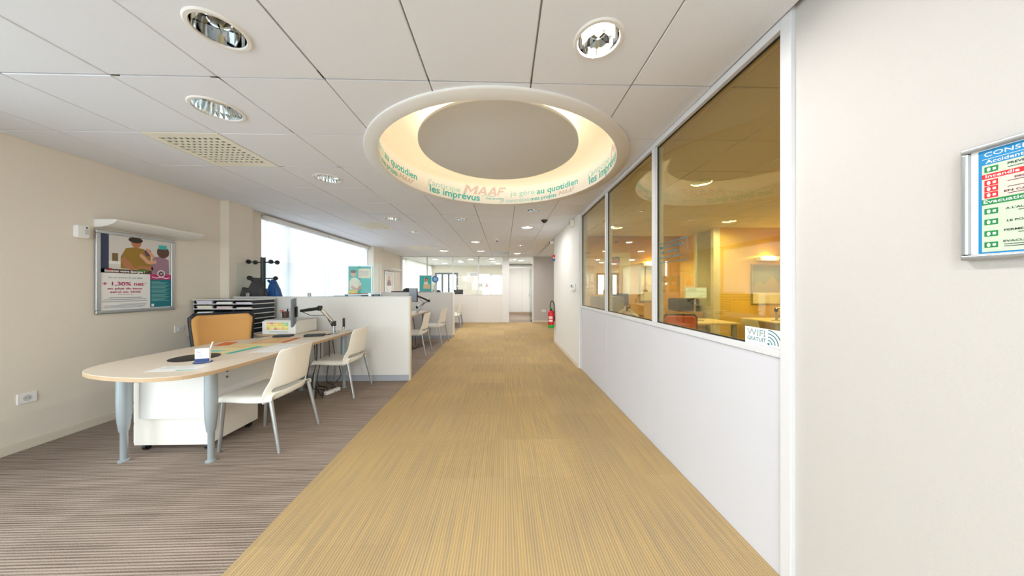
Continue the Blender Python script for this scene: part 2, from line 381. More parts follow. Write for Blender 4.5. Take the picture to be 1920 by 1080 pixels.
struct(MB().box(.09, .15, YF + .08, YB, 0, TOP).build('wall_passage', M_WALLR))
struct(MB().box(1.5, 1.6, YF + .1, YB, 0, TOP).build('wall_passage_side', M_WALLR))
# open glass door in the far doorway
dr = struct(MB().box(1.05, 1.064, YF + .08, YF + .92, 0.01, 2.07).build('door_1', glass('greenish door glass', (214, 236, 232), 0, 1.2)), 'open glass door in the far doorway')
MB().cyl((1.03, YF + .86, 1.02), (1.03, YF + .98 - .2, 1.02), .011).cyl((1.03, YF + .86, 1.02), (1.06, YF + .86, 1.02), .009).build('door_handle', M_ALU, dr, 0, True)
MB().box(1.045, 1.07, YF + .80, YF + .93, .95, 1.10).build('lock_plate', M_ALU, dr)
# ---- back office wall with windows and dark framed door
bw = MB().box(-4.12, -3.72, YB, YB + .15, 0, TOP).box(-3.72, -2.48, YB, YB + .15, 2.14, TOP).box(-2.48, -1.40, YB, YB + .15, 0, TOP)
bw.box(-1.40, -.76, YB, YB + .15, 2.1, TOP).box(-1.4, -.76, YB, YB + .15, 0, .5).box(-.76, -.68, YB, YB + .15, 0, TOP).box(-.68, -.16, YB, YB + .15, 2.05, TOP).box(-.68, -.16, YB, YB + .15, 0, .5).box(-.16, 1.6, YB, YB + .15, 0, TOP)
struct(bw.build('wall_back_office', M_WALL), 'tan end wall of the back office')
M_DKF = mat('dark grey aluminium', (92, 98, 108), .5)
d2 = MB().box(-3.72, -2.48, YB + .02, YB + .1, 2.04, 2.14)
for x in (-3.67, -3.33, -2.98, -2.53): d2.box(x - .05, x + .05, YB + .02, YB + .1, 0, 2.04)
d2 = struct(d2.build('door_2', M_DKF), 'dark grey framed glass door in the back office')
for a, b in ((-3.62, -3.38), (-3.28, -3.03), (-2.93, -2.58)): MB().box(a, b, YB + .055, YB + .065, .02, 2.04).build('pane', M_GLASS, d2)
for nme, a, b, z1 in (('window_5', -1.40, -.76, 2.1), ('window_6', -.68, -.16, 2.05)):
    wo = struct(MB().box(a, b, YB + .02, YB + .08, .5, .54).box(a, b, YB + .02, YB + .08, z1 - .04, z1).box(a, a + .04, YB + .02, YB + .08, .54, z1 - .04).box(b - .04, b, YB + .02, YB + .08, .54, z1 - .04).build(nme, M_FRAME))
    MB().box(a + .04, b - .04, YB + .045, YB + .053, .54, z1 - .04).build('pane', M_GLASS, wo)

# ================================================================ CEILING
ceil = struct(MB().box(-4.12, 6.0, YN - .2, YB + .2, TOP, TOP + .1).build('ceiling', M_PLENUM), 'white suspended ceiling of square tiles')
XG = [XL, -3.44, -2.84, -2.24, -1.64, -1.04, -0.44, 0.16, 0.76, 1.248]
Y0, DY = 1.70, 0.615
RCX, RCY = -0.05, 2.96
G = 0.0042
def ygrid(k): return Y0 + DY * k
KMIN, KMAX = -4, 15
def tile_mesh(wx, wy, hole=0.0):
    a, b = wx / 2 - G, wy / 2 - G; t = .016
    m = MB()
    if not hole:
        e = .004
        m.add([(-a, -b, t), (a, -b, t), (a, b, t), (-a, b, t), (-a, -b, e), (a, -b, e), (a, b, e), (-a, b, e), (-a + e, -b + e, 0), (a - e, -b + e, 0), (a - e, b - e, 0), (-a + e, b - e, 0)],
              [(0, 1, 2, 3), (8, 9, 10, 11)] + [(i, (i + 1) % 4, 4 + (i + 1) % 4, 4 + i) for i in range(4)] + [(4 + i, 4 + (i + 1) % 4, 8 + (i + 1) % 4, 8 + i) for i in range(4)])
        return m.mesh('ceiling_tile', M_TILE)
    n = 32; vs = []
    for i in range(n):
        th = 2 * PI * (i + .5) / n; c, s = math.cos(th), math.sin(th); q = min(a / abs(c) if c else 9, b / abs(s) if s else 9)
        vs += [(hole * c, hole * s, 0), (q * c, q * s, 0), (q * c, q * s, t), (hole * c, hole * s, t)]
    # square corners
    fs = []
    for i in range(n):
        j = (i + 1) % n
        for p in range(4): fs.append((4 * i + p, 4 * j + p, 4 * j + (p + 1) % 4, 4 * i + (p + 1) % 4))
    m.add(vs, fs)
    for sx in (-1, 1):
        for sy in (-1, 1):          # fill the small corner triangles
            near = sorted(range(n), key=lambda i: (vs[4 * i + 1][0] - sx * a) ** 2 + (vs[4 * i + 1][1] - sy * b) ** 2)[:2]
            p, q = vs[4 * near[0] + 1], vs[4 * near[1] + 1]; m.add([p, q, (sx * a, sy * b, 0)], [(0, 1, 2)])
    return m.mesh('ceiling_tile', M_TILE)
TILES = {}
def tile(i, k, hole=0.0, xs=XG, m=None, parent=None):
    wx = round(xs[i + 1] - xs[i], 4); key = (wx, hole)
    if key not in TILES: TILES[key] = tile_mesh(wx, DY, hole)
    me = TILES[key]
    if m:
        me = me.copy(); me.materials.clear(); me.materials.append(m)
    return inst(me, 'ceiling_tile', parent or ceil, ((xs[i] + xs[i + 1]) / 2, ygrid(k) + DY / 2, CE))
# (column, row) -> kind of ceiling fitting
LIGHTS = {(4, -1): ('facet', 0), (7, -1): ('facet', 1), (5, 5): ('facet', 0), (7, 4): ('facet', 0), (7, 6): ('facet', 1), (7, 10): ('facet', 0), (7, 13): ('facet', 1), (5, 9): ('facet', 1), (5, 12): ('facet', 1),
          (3, 0): ('rib', 0), (3, 2): ('rib', 0), (3, 5): ('rib', 0), (3, 7): ('rib', 0), (3, 10): ('rib', 0), (3, 12): ('rib', 1), (7, -4): ('facet', 1), (4, -4): ('facet', 1)}  # last two are unseen lamps added to light the room
VENTS = [(2, 1), (2, 6), (2, 11)]
HOLE = {'facet': .102, 'rib': .128}
for k in range(KMIN, KMAX + 1):
    for i in range(9):
        x0, x1, ya, yb = XG[i], XG[i + 1], ygrid(k), min(ygrid(k + 1), YF)
        if (i, k) in VENTS: continue
        nx = min(max(RCX, x0), x1); ny = min(max(RCY, ya), yb); near = math.hypot(nx - RCX, ny - RCY)
        far = max(math.hypot(x - RCX, y - RCY) for x in (x0, x1) for y in (ya, yb))
        if far < 1.19: continue
        if near < 1.19:          # cut around the ring
            n = 20; m = MB(); ids = {}
            def vid(a, b):
                if (a, b) not in ids: ids[(a, b)] = len(m.v); m.v.append((x0 + G + (x1 - x0 - 2 * G) * a / n, ya + G + (yb - ya - 2 * G) * b / n, CE))
                return ids[(a, b)]
            for a in range(n):
                for b in range(n):
                    cx, cy = x0 + (x1 - x0) * (a + .5) / n, ya + (yb - ya) * (b + .5) / n
                    if math.hypot(cx - RCX, cy - RCY) > 1.19: m.f.append((vid(a, b), vid(a + 1, b), vid(a + 1, b + 1), vid(a, b + 1)))
            if m.f:
                o = m.build('ceiling_tile', M_TILE, ceil); sd = o.modifiers.new('thick', 'SOLIDIFY'); sd.thickness = .016; sd.offset = -1 if o.data.polygons[0].normal.z < 0 else 1
            continue
        kind = LIGHTS.get((i, k))
        if k == KMAX:            # last row is cut by the far partition
            MB().box(x0 + G, x1 - G, ya + G, YF - .002, CE, CE + .016).build('ceiling_tile', M_TILE, ceil); continue
        tile(i, k, HOLE[kind[0]] if kind else 0.0, m=M_BLUETILE if (i, k) == (6, 13) else None)
def bar(x0, x1, ya, yb):
    segs = [(x0, x1, ya, yb)]
    MB().box(x0, x1, ya, yb, CE + .010, CE + .026).build('grid_bar', M_TBAR, ceil)
def clip_bar(fixed, a, b, along_y):
    c0, cc = (RCX, RCY) if along_y else (RCY, RCX)
    dd = abs(fixed - c0)
    spans = [(a, b)]
    if dd < 1.2:
        h = math.sqrt(1.2 ** 2 - dd ** 2); spans = [(a, cc - h), (cc + h, b)]
    for p, q in spans:
        if q - p > .02: bar(*((fixed - .012, fixed + .012, p, q) if along_y else (p, q, fixed - .012, fixed + .012)))
for x in XG[1:-1]: clip_bar(x, ygrid(KMIN), YF, True)
for k in range(KMIN, KMAX + 1): clip_bar(ygrid(k), XL, 1.248, False)
MB().box(XL, 1.27, YN, ygrid(KMIN), CE, CE + .02).build('ceiling_panel', M_TILE, ceil)          # behind the viewer
MB().box(1.216, 2.6, 7.05, YF, CE, CE + .02).build('ceiling_panel', M_TILE, ceil)               # alcove beyond the corner
# office ceiling on the right
oc = struct(MB().box(1.37, OX, .45, 6.95, CE + .03, CE + .05).build('ceiling_office', M_TBAR), 'tiled ceiling of the right hand office')
XO = [1.37, 1.96, 2.56, 3.16, 3.76, 4.36, 4.96, 5.56, OX]
OLIGHTS = [(1, 2), (4, 5), (1, 6), (4, 1), (6, 3)]  # last three are extra lamps added to brighten the office
for k in range(-2, 8):
    for i in range(8): tile(i, k, .102 if (i, k) in OLIGHTS else 0, XO, None, oc)
# back office ceiling: tiles too far off to build singly
mt = bpy.data.materials.new('distant tile ceiling'); mt.use_nodes = True; nt = mt.node_tree; b = nt.nodes['Principled BSDF']; b.inputs['Roughness'].default_value = .9
br = nt.nodes.new('ShaderNodeTexBrick'); br.offset = 0; tcn = nt.nodes.new('ShaderNodeTexCoord'); nt.links.new(tcn.outputs['Object'], br.inputs['Vector'])
br.inputs['Scale'].default_value = 1; br.inputs['Brick Width'].default_value = .6; br.inputs['Row Height'].default_value = .615; br.inputs['Mortar Size'].default_value = .006
br.inputs['Color1'].default_value = br.inputs['Color2'].default_value = lin((228, 226, 224)) + [1]; br.inputs['Mortar'].default_value = lin((140, 134, 130)) + [1]
nt.links.new(br.outputs[0], b.inputs['Base Color'])
struct(MB().box(-4.0, 1.6, YF + .08, YB, CE, CE + .02).build('ceiling_back_office', mt), 'tiled ceiling of the back office')

# ================================================================ CEILING FITTINGS
WARM = (1.0, 0.86, 0.66); NEUT = (1.0, 0.97, 0.94)
M_LAMP = mat('lit lamp tube', (255, 250, 235), .5, emit=(255, 246, 226), estr=14)
M_LAMPOFF = mat('unlit lamp tube', (236, 238, 236), .3)
M_RIB = mat('ribbed mirror reflector', (226, 232, 234), .12, 1.0)
def downlight(kind, lit, loc, label, power=17, color=NEUT, group='round recessed downlights'):
    r = .097 if kind == 'facet' else .123; R = r + .023
    t = thing('downlight', label, 'ceiling light', loc, 0, group)
    MB().lathe([(r, .0), (r + .003, -.008), (R - .006, -.008), (R, -.002), (R, .001)], 40).build('trim_ring', M_FLANGE, t, 0, True)
    if kind == 'facet':
        MB().lathe([(r, .0), (r * .97, .03), (r * .8, .075), (r * .45, .105), (.004, .112)], 24).build('reflector', M_CHROME, t, 0, True)
        for a in (.5, .5 + PI / 2):
            c, s = math.cos(a), math.sin(a); q = r * .92
            MB().add([(-q * c, -q * s, .012), (q * c, q * s, .012), (q * .72 * c, q * .72 * s, .055), (-q * .72 * c, -q * .72 * s, .055)], [(0, 1, 2, 3)]).build('baffle', M_CHROME, t)
    else:
        n = 56; m = MB(); prof = [(1, 0), (.98, .035), (.86, .08), (.55, .112), (.03, .12)]
        for i in range(n):
            q = 1.0 if i % 2 else .94
            for pr_, z in prof: m.v.append((r * pr_ * q * math.cos(2 * PI * i / n) if pr_ < 1 else r * math.cos(2 * PI * i / n), r * pr_ * q * math.sin(2 * PI * i / n) if pr_ < 1 else r * math.sin(2 * PI * i / n), z))
        for i in range(n):
            j = (i + 1) % n
            for p in range(4): m.f.append((5 * i + p, 5 * j + p, 5 * j + p + 1, 5 * i + p + 1))
        m.build('reflector', M_RIB, t)
    lm = MB()
    for dx in (-.018, .018): lm.tube([(dx, -.055, .072), (dx, -.02, .066), (dx, .04, .066), (dx, .055, .072)], .011, 8)
    lm.build('lamp_tube', M_LAMP if lit else M_LAMPOFF, t, 0, True)
    if lit: light('downlight_beam', 'AREA', (0, 0, .004), (0, 0, 0), power, color, r * 1.5, parent=t)
    return t
names = {(4, -1): 'unlit mirror downlight nearest on the left, reflecting the room', (7, -1): 'glowing round downlight nearest above the corridor, right of centre',
         (5, 5): 'unlit pale downlight just beyond the ceiling ring, left of its middle', (7, 4): 'unlit mirror downlight just beyond the ceiling ring, on its right', (7, 6): 'lit downlight beside the dark dome camera',
         (7, 10): 'small unlit downlight far down on the right', (7, 13): 'lit downlight nearest the far doorway', (5, 9): 'lit downlight left of the white ceiling sensor', (5, 12): 'lit downlight just before the far glass partition, beside the blue grey tile',
         (3, 0): 'large ribbed mirror downlight beside the nearest air vent', (3, 2): 'ribbed downlight on the left between the nearest vent and the ring', (3, 5): 'ribbed downlight next to the second air vent',
         (3, 7): 'ribbed downlight just past the second air vent', (3, 10): 'ribbed downlight beside the farthest air vent', (3, 12): 'lit downlight on the far left before the glass partition',
         (7, -4): 'added fill downlight, unseen behind the viewer on the right', (4, -4): 'added fill downlight, unseen behind the viewer on the left'}
for (i, k), (kind, lit) in LIGHTS.items():
    downlight(kind, lit, ((XG[i] + XG[i + 1]) / 2, ygrid(k) + DY / 2, CE), names[(i, k)])
olab = ['lit office downlight high in the nearest pane', 'lit office downlight beside the white corner post', 'added fill downlight of the office in the middle pane', 'added unseen fill downlight beyond the right end of the glazing', 'added unseen fill downlight above the desk by the pale yellow wall']
for n_, (i, k) in enumerate(OLIGHTS):
    downlight('facet', 1, ((XO[i] + XO[i + 1]) / 2, ygrid(k) + DY / 2, CE), olab[n_], 19, (1, .88, .42), 'office downlights')
blab = ['nearer lamp of the two in the second far pane', 'farther lamp of the two in the third far pane', 'nearer lamp of the two in the third far pane', 'nearest lamp of the three in the fourth far pane', 'middle lamp of the three in the fourth far pane', 'farthest lamp of the three in the fourth far pane', 'farther lamp of the two in the second far pane']
for n_, (x, y) in enumerate(((-2.9, 12.2), (-2.0, 13.4), (-1.4, 12.2), (-.5, 12.0), (-.5, 13.2), (-.3, 14.3), (-2.9, 14.2))):
    t = thing('led_downlight', 'bright ceiling ' + blab[n_], 'ceiling light', (x, y, CE), 0, 'back office ceiling lamps')
    MB().lathe([(.11, 0), (.12, -.008), (.14, -.006), (.14, 0)], 24).build('trim_ring', M_FLANGE, t, 0, True)
    MB().lathe([(.001, -.003), (.11, -.003)], 24).build('diffuser', M_LAMP, t)
    light('lamp_beam', 'AREA', (0, 0, -.012), (0, 0, 0), 7, NEUT, .2, parent=t)
t = thing('led_downlight', 'small bright ceiling lamp in the passage behind the far doorway', 'ceiling light', (.75, 12.6, CE))
MB().lathe([(.11, 0), (.12, -.008), (.14, -.006), (.14, 0)], 24).build('trim_ring', M_FLANGE, t, 0, True); MB().lathe([(.001, -.003), (.11, -.003)], 24).build('diffuser', M_LAMP, t)
light('lamp_beam', 'AREA', (0, 0, -.012), (0, 0, 0), 45, NEUT, .2, parent=t)
# vents: cream egg-crate grilles filling one tile
for n_, ((i, k), lab) in enumerate(zip(VENTS, ('nearest', 'middle', 'farthest'))):
    t = thing('ceiling_vent', f'cream square air vent with dark slots, {lab} of the three', 'vent', ((XG[i] + XG[i + 1]) / 2, ygrid(k) + DY / 2, CE), 0, 'square ceiling air vents')
    a, b, q = .296, .304, .235
    MB().box(-a, a, -b, -q, -.002, .014).box(-a, a, q, b, -.002, .014).box(-a, -q, -q, q, -.002, .014).box(q, a, -q, q, -.002, .014).build('frame', M_BRASS, t)
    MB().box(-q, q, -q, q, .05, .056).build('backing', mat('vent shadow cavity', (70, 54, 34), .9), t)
    s1 = MB().box(-.010, .010, -q, q, .0, .006).mesh('slat', M_BRASS); s2 = MB().box(-q, q, -.010, .010, .0, .006).mesh('slat', M_BRASS)
    for p in range(1, 10):
        inst(s1, 'slat', t, (-q + 2 * q * p / 10, 0, 0)); inst(s2, 'slat', t, (0, -q + 2 * q * p / 10, 0.0005))
# dome camera, sensor, siren
t = thing('dome_camera', 'small dark dome camera on the ceiling right of the ring', 'camera', (.72, 5.12, CE))
MB().lathe([(.06, 0), (.06, -.012), (.055, -.018), (.001, -.018)], 24).build('base', M_BLACK, t, 0, True)
MB().lathe([(.045, -.018), (.042, -.032), (.028, -.046), (.001, -.052)], 24).build('dome', mat('smoked dome', (20, 24, 34), .1), t, 0, True)
t = thing('ceiling_sensor', 'white motion sensor hanging on the ceiling in mid corridor', 'sensor', (-.17, 7.0, CE))
MB().lathe([(.05, 0), (.05, -.02), (.03, -.03), (.001, -.03)], 20).build('base', M_WHITE, t, 0, True)
MB().cbox((0, 0, -.07), (.06, .05, .09)).build('body', M_WHITE, t, .012)
MB().cbox((0, -.026, -.08), (.035, .006, .04)).build('lens', M_GREYP, t, .003)
t = thing('siren', 'cream alarm siren box high on the white wall corner', 'alarm', (1.19, 5.05, 2.40))
MB().box(-.035, .036, -.06, .06, 0, .12).build('housing', M_BRASS, t, .008)
for z in (.03, .05, .07, .09): MB().box(-.038, -.034, -.045, .045, z, z + .006).build('slot', M_GREYP, t)

# ---- big lit ceiling ring with lettering
t = thing('ceiling_ring', 'large round lit ceiling recess with teal lettering around its inside', 'ceiling ring', (RCX, RCY, CE))
MB().lathe([(1.135, -.014), (1.137, -.018), (1.232, -.018), (1.24, -.012), (1.24, .0), (1.22, .004)], 96).build('flange', M_FLANGE, t, 0, True)
MB().lathe([(1.135, -.014), (1.135, .225)], 96).build('printed_band', M_BAND, t, 0, True)
MB().lathe([(1.135, .225), (1.12, .28), (1.07, .35), (.98, .40), (.85, .425), (.02, .43)], 96).build('cove', M_CREAM, t, 0, True)
MB().lathe([(.001, .20), (.785, .20), (.795, .205), (.795, .225), (.785, .23), (.001, .23)], 96).build('central_disc', M_DISC, t, 0, True)
MB().lathe([(.70 + .014 * math.cos(q * PI / 4), .27 + .014 * math.sin(q * PI / 4)) for q in range(9)], 72).build('cove_lamp', mat('warm cove tube', (255, 240, 214), .5, emit=(255, 246, 226), estr=10), t, 0, True)
for a in (0.6, 2.7, 4.8): MB().cyl((.5 * math.cos(a), .5 * math.sin(a), .23), (.5 * math.cos(a), .5 * math.sin(a), .43), .01).build('hanger', M_FLANGE, t)
def bend(th0, z0, r=1.1335):
    def f_(x, y):
        a = math.radians(th0) + x / r
        return (r * math.sin(a), r * math.cos(a), y)
    return f_
def logo(a0, a1, z, h, m):          # heavy slanted capital letters M A A F as bent strokes
    L = math.radians(a1 - a0) * 1.1335; q = MB(); f_ = bend(a0, z)
    S = {'M': [((0, 0), (.22, 0), (.22, 1), (0, 1)), ((.78, 0), (1, 0), (1, 1), (.78, 1)), ((.22, 1), (.22, .62), (.5, .12), (.5, .46)), ((.78, 1), (.78, .62), (.5, .12), (.5, .46))],
         'A': [((0, 0), (.24, 0), (.62, 1), (.38, 1)), ((.76, 0), (1, 0), (.62, 1), (.38, 1)), ((.25, .2), (.75, .2), (.68, .38), (.32, .38))],
         'F': [((0, 0), (.26, 0), (.26, 1), (0, 1)), ((.26, .78), (1, .78), (1, 1), (.26, 1)), ((.26, .40), (.8, .40), (.8, .60), (.26, .60))]}
    x = 0.0; sh = .30 * h; ws = {'M': .33, 'A': .235, 'F': .17}
    for ch in 'MAAF':
        w_ = ws[ch] * (L - sh)
        for A_, B_, C_, D_ in S[ch]:
            n = 4; base = len(q.v)
            for i in range(n + 1):
                for j in range(n + 1):
                    u, v = i / n, j / n
                    px = (A_[0] * (1 - u) + B_[0] * u) * (1 - v) + (D_[0] * (1 - u) + C_[0] * u) * v; py = (A_[1] * (1 - u) + B_[1] * u) * (1 - v) + (D_[1] * (1 - u) + C_[1] * u) * v
                    q.v.append(f_(x + px * w_ * .94 + sh * py, z - CE + py * h))
            q.f += [(base + i * (n + 1) + j, base + (i + 1) * (n + 1) + j, base + (i + 1) * (n + 1) + j + 1, base + i * (n + 1) + j + 1) for i in range(n) for j in range(n)]
        x += w_
    q.build('lettering', m, t)
def rt(s, a0, a1, z, h, m, bold=.0, shear=0):
    L = math.radians(a1 - a0) * 1.1335
    text(t, s, 0, L, z - CE, h, m, 0, bold, shear, bend=bend(a0, z))
for off in (-120, 0, 120):
    rt("j'anticipe", off - 52.8, off - 29, 2.625, .075, M_TEALL, .0)
    rt("les imprévus", off - 51.5, off - 14.7, 2.545, .088, M_TEAL, .022)
    logo(off - 26.5, off + 5.2, 2.632, .115, M_PINK)
    rt("m'aider", off - 13.5, off - 3.5, 2.608, .03, M_TEALL); rt("mes proches", off - 10.5, off + 2.5, 2.575, .032, M_TEAL, .01)
    rt("je gère", off + 7.2, off + 24.7, 2.625, .075, M_TEALL); rt("au quotidien", off + 26.3, off + 58.5, 2.62, .075, M_TEAL, .02)
    rt("je concrétise", off - .2, off + 20.7, 2.54, .05, M_TEALL); rt("mes projets", off + 21.9, off + 41.2, 2.54, .052, M_TEAL, .015); logo(off + 42.8, off + 56.5, 2.545, .055, M_PINK)
# ================================================================ NEAREST DESK BAY
def make_partition(y, x0, x1, h, label):
    t = thing('low_partition', label, 'partition', ((x0 + x1) / 2, y, 0)); hw = (x1 - x0) / 2
    MB().box(-hw, hw - .02, -.028, .028, .085, h - .012).build('panel', M_PART, t, .002)
    MB().box(-hw, hw - .02, -.024, .024, 0, .085).build('kick_plate', mat('blue grey kick plate', (176, 180, 190), .5), t)
    MB().box(-hw, hw, -.03, .03, h - .012, h).build('top_cap', M_FRAME, t, .002)
    MB().box(hw - .02, hw, -.03, .03, 0, h - .012).build('end_cap', mat('pale edge trim', (222, 212, 198), .5), t, .002)
    return t
make_partition(4.17, -3.79, -1.335, 1.20, 'white low partition behind the nearest desk, glass screen on top')
t = thing('glass_screen', 'clear upright glass screen on the nearest low partition', 'glass screen', (-2.765, 4.17, 1.20))
MB().box(-1.0, 1.0, -.004, .004, .0, .475).build('pane', M_SCREEN, t)
for x in (-.85, 0, .85): MB().box(x - .02, x + .02, -.012, .012, .0, .05).build('clamp', M_ALU, t, .003)
MB().box(.996, 1.0, -.005, .005, 0, .476).build('polished_edge', mat('bright glass edge', (226, 240, 238), .2), t)
# ---- main desk
t = thing('advisor_desk', 'long maple topped desk with rounded end nearest the camera', 'desk', (-2.5, 2.9, 0))
ox, oy = -2.5, 2.9
out = [(-2.02, 3.97), (-2.02, 3.4), (-2.02, 2.9), (-2.018, 2.45), (-2.02, 2.22), (-2.045, 2.06), (-2.12, 1.955), (-2.26, 1.912), (-2.42, 1.918), (-2.62, 1.955), (-2.82, 2.02), (-2.96, 2.11), (-3.04, 2.25), (-3.065, 2.42), (-3.068, 2.65), (-3.06, 2.92), (-2.985, 3.20), (-2.83, 3.45), (-2.67, 3.64), (-2.57, 3.82), (-2.52, 3.97)]
sm = [(v.x, v.y) for v in smooth_curve([(x, y, 0) for x, y in out], 4)]
top = [(x - ox, y - oy) for x, y in sm]
MB().prism(top, .7405, .743).build('tabletop', M_DESK, t)
MB().prism(top, .715, .7405).build('edge_band', M_EDGE, t, .0)
def desk_leg(x, y, par, z1=.715):
    MB().lathe([(.001, .0), (.032, .0), (.032, .008), (.02, .014), (.02, .22), (.027, .235), (.036, .32), (.040, .45), (.038, z1)], 20, (x - par.location.x, y - par.location.y, 0)).build('leg', M_SILVER, par, 0, True)
for x, y in ((-2.9, 2.28), (-2.236, 2.262), (-2.12, 3.88), (-2.62, 3.80)): desk_leg(x, y, t)
pm = MB().box(-2.88 - ox, -2.36 - ox, 2.352 - oy, 2.370 - oy, .285, .712).build('end_panel', M_PART, t, .002)
for x in (-2.70, -2.54):
    for z in (.61, .655): MB().cyl((x - ox, 2.345 - oy, z), (x - ox, 2.3525 - oy, z), .010, n=12).build('screw', M_GREYP, pm)
sp = MB().box(-2.36 - ox, -2.342 - ox, 2.40 - oy, 3.80 - oy, .30, .69).build('side_panel', M_PART, t, .002)
for y in (2.50, ):
    for z in (.57, .62): MB().cyl((-2.341 - ox, y - oy, z), (-2.336 - ox, y - oy, z), .010, n=12).build('screw', M_GREYP, sp)
MB().box(-2.32 - ox, -2.20 - ox, 2.45 - oy, 3.85 - oy, .685, .715).build('support_beam', M_BLACK, t)
for y in (2.42, 2.9, 3.4): MB().box(-2.345 - ox, -2.10 - ox, y - oy, y + .04 - oy, .70, .715).build('bracket', M_ALU, t)
# ---- mobile pedestal
t = thing('drawer_pedestal', 'white wheeled drawer pedestal under the rounded desk end', 'pedestal', (-2.67, 2.62, 0))
MB().box(-.30, .285, -.225, .24, .055, .56).build('body', mat('warm white laminate', (238, 232, 224), .45), t, .003)
for i in range(3): d_ = MB().box(-.315, -.301, -.215, .23, .065 + .165 * i, .222 + .165 * i).build('drawer', M_WHITE, t, .002); MB().box(-.323, -.316, -.06, .06, .19 + .165 * i, .2 + .165 * i).build('handle', M_ALU, d_)
for x in (-.25, .24):
    for y in (-.18, .19): MB().cyl((x - .012, y, .027), (x + .012, y, .027), .027).cyl((x, y, .03), (x, y, .056), .01).build('castor', M_BLACK, t, 0, True)
# ---- return table against the partition
t = thing('side_table', 'maple side table along the partition under the paper sorter', 'table', (-3.2, 3.88, 0))
MB().box(-.70, .62, -.22, .2, .7175, .7405).build('tabletop', M_EDGE, t, .002); MB().box(-.698, .618, -.218, .198, .7405, .742).build('laminate', M_DESK, t)
for x in (-.64, .50): desk_leg(-3.2 + x, 3.72, t, .7175)
# ---- visitor chair
def make_chair():
    t = bpy.data.objects.new('visitor_chair', None); COL.objects.link(t)
    prof = [(.238, -.052), (.236, -.012), (.218, .004), (.12, -.002), (0, -.010), (-.10, -.010), (-.18, .0), (-.20, .006)]
    us = [(-1, -.050), (-.985, -.014), (-.92, 0), (-.5, -.004), (0, -.006), (.5, -.004), (.92, 0), (.985, -.014), (1, -.050)]
    m = MB()
    for y, z in prof:
        for u, dz in us:
            hw = .238 if y > -.1 else .238
            m.v.append((u * hw, y, .452 + z + (dz if z > -.04 else min(dz, 0) * .3)))
    n = len(us)
    for i in range(len(prof) - 1):
        for j in range(n - 1): m.f.append((i * n + j, i * n + j + 1, (i + 1) * n + j + 1, (i + 1) * n + j))
    o = m.build('seat', M_CHAIR, t, 0, False)
    for p in o.data.polygons: p.use_smooth = True
    s_ = o.modifiers.new('s', 'SOLIDIFY'); s_.thickness = .007; s_.offset = 0; q = o.modifiers.new('q', 'SUBSURF'); q.levels = 1; q.render_levels = 1
    bp = [(.375, -.196, .225), (.405, -.205, .246), (.468, -.216, .250), (.496, -.221, .244), (.57, -.232, .226), (.64, -.243, .214), (.72, -.257, .212), (.79, -.274, .208), (.818, -.283, .198), (.826, -.287, .185)]
    uu = [-1, -.96, -.82, -.62, -.3, 0, .3, .62, .82, .96, 1]; n = len(uu); m = MB()
    for k, (z, y, hw) in enumerate(bp):
        for u in uu:
            arch = .05 * (1 - u * u) if k == 0 else 0
            fw = .055 * abs(u) ** 3 * (1.3 if z < .55 else .75) + .012 * u * u
            m.v.append((u * hw, y + fw, z + arch - (.012 * u * u if z > .78 else 0)))
    for i in range(len(bp) - 1):
        for j in range(n - 1):
            if i == 2 and 2 <= j <= 7: continue          # the slot above the seat
            m.f.append((i * n + j, i * n + j + 1, (i + 1) * n + j + 1, (i + 1) * n + j))
    o = m.build('backrest', M_CHAIR, t, 0, False)
    for p in o.data.polygons: p.use_smooth = True
    s_ = o.modifiers.new('s', 'SOLIDIFY'); s_.thickness = .008; s_.offset = 0; q = o.modifiers.new('q', 'SUBSURF'); q.levels = 1; q.render_levels = 1
    for sx in (-1, 1):
        l1 = MB().cyl((sx * .222, -.175, .43), (sx * .245, -.262, .0), .0155, .0125, 12).build('leg', M_ALU, t, 0, True)
        l2 = MB().cyl((sx * .212, .20, .43), (sx * .222, .228, .0), .0155, .0125, 12).build('leg', M_ALU, t, 0, True)
    return t
chair0 = make_chair()
CH = 'white visitor chairs'
def put_chair(x, y, rz, label, first=[True]):
    o = chair0 if first[0] else copy_tree(chair0)
    first[0] = False; o.location = (x, y, 0); o.rotation_euler = (0, 0, math.radians(rz)); tag(o, label, 'chair', CH)
put_chair(-2.06, 2.60, 90, 'white moulded plastic chair at the rounded desk end, nearest the camera')
put_chair(-2.06, 3.735, 91, 'white moulded plastic chair at the nearest desk, tucked by the partition')
# ---- office chair
t = thing('office_chair', 'orange backed office chair with black frame behind the nearest desk', 'office chair', (-3.07, 3.28, 0), math.radians(230))
def curved_panel(w, z0, z1, y0, depth, lean, rnd=.06, n=14, mz=10, grow=0):
    m = MB()
    for i in range(mz + 1):
        f = i / mz; z = z0 + (z1 - z0) * f
        e = min(f, 1 - f) * (z1 - z0); hw = w / 2 - (max(0, rnd - e) ** 2) / rnd * .8 - .035 * (1 - f)
        for j in range(n + 1):
            u = -1 + 2 * j / n; m.v.append((u * hw, y0 + depth * u * u - lean * f + .03 * math.sin(f * PI) * -1, z))
    for i in range(mz):
        for j in range(n): a = i * (n + 1) + j; m.f.append((a, a + 1, a + n + 2, a + n + 1))
    return m
def panel(name, m, mtl, par, th, off=0.0):
    o = m.build(name, mtl, par)
    for p in o.data.polygons: p.use_smooth = True
    s_ = o.modifiers.new('s', 'SOLIDIFY'); s_.thickness = th; s_.offset = off
    return o
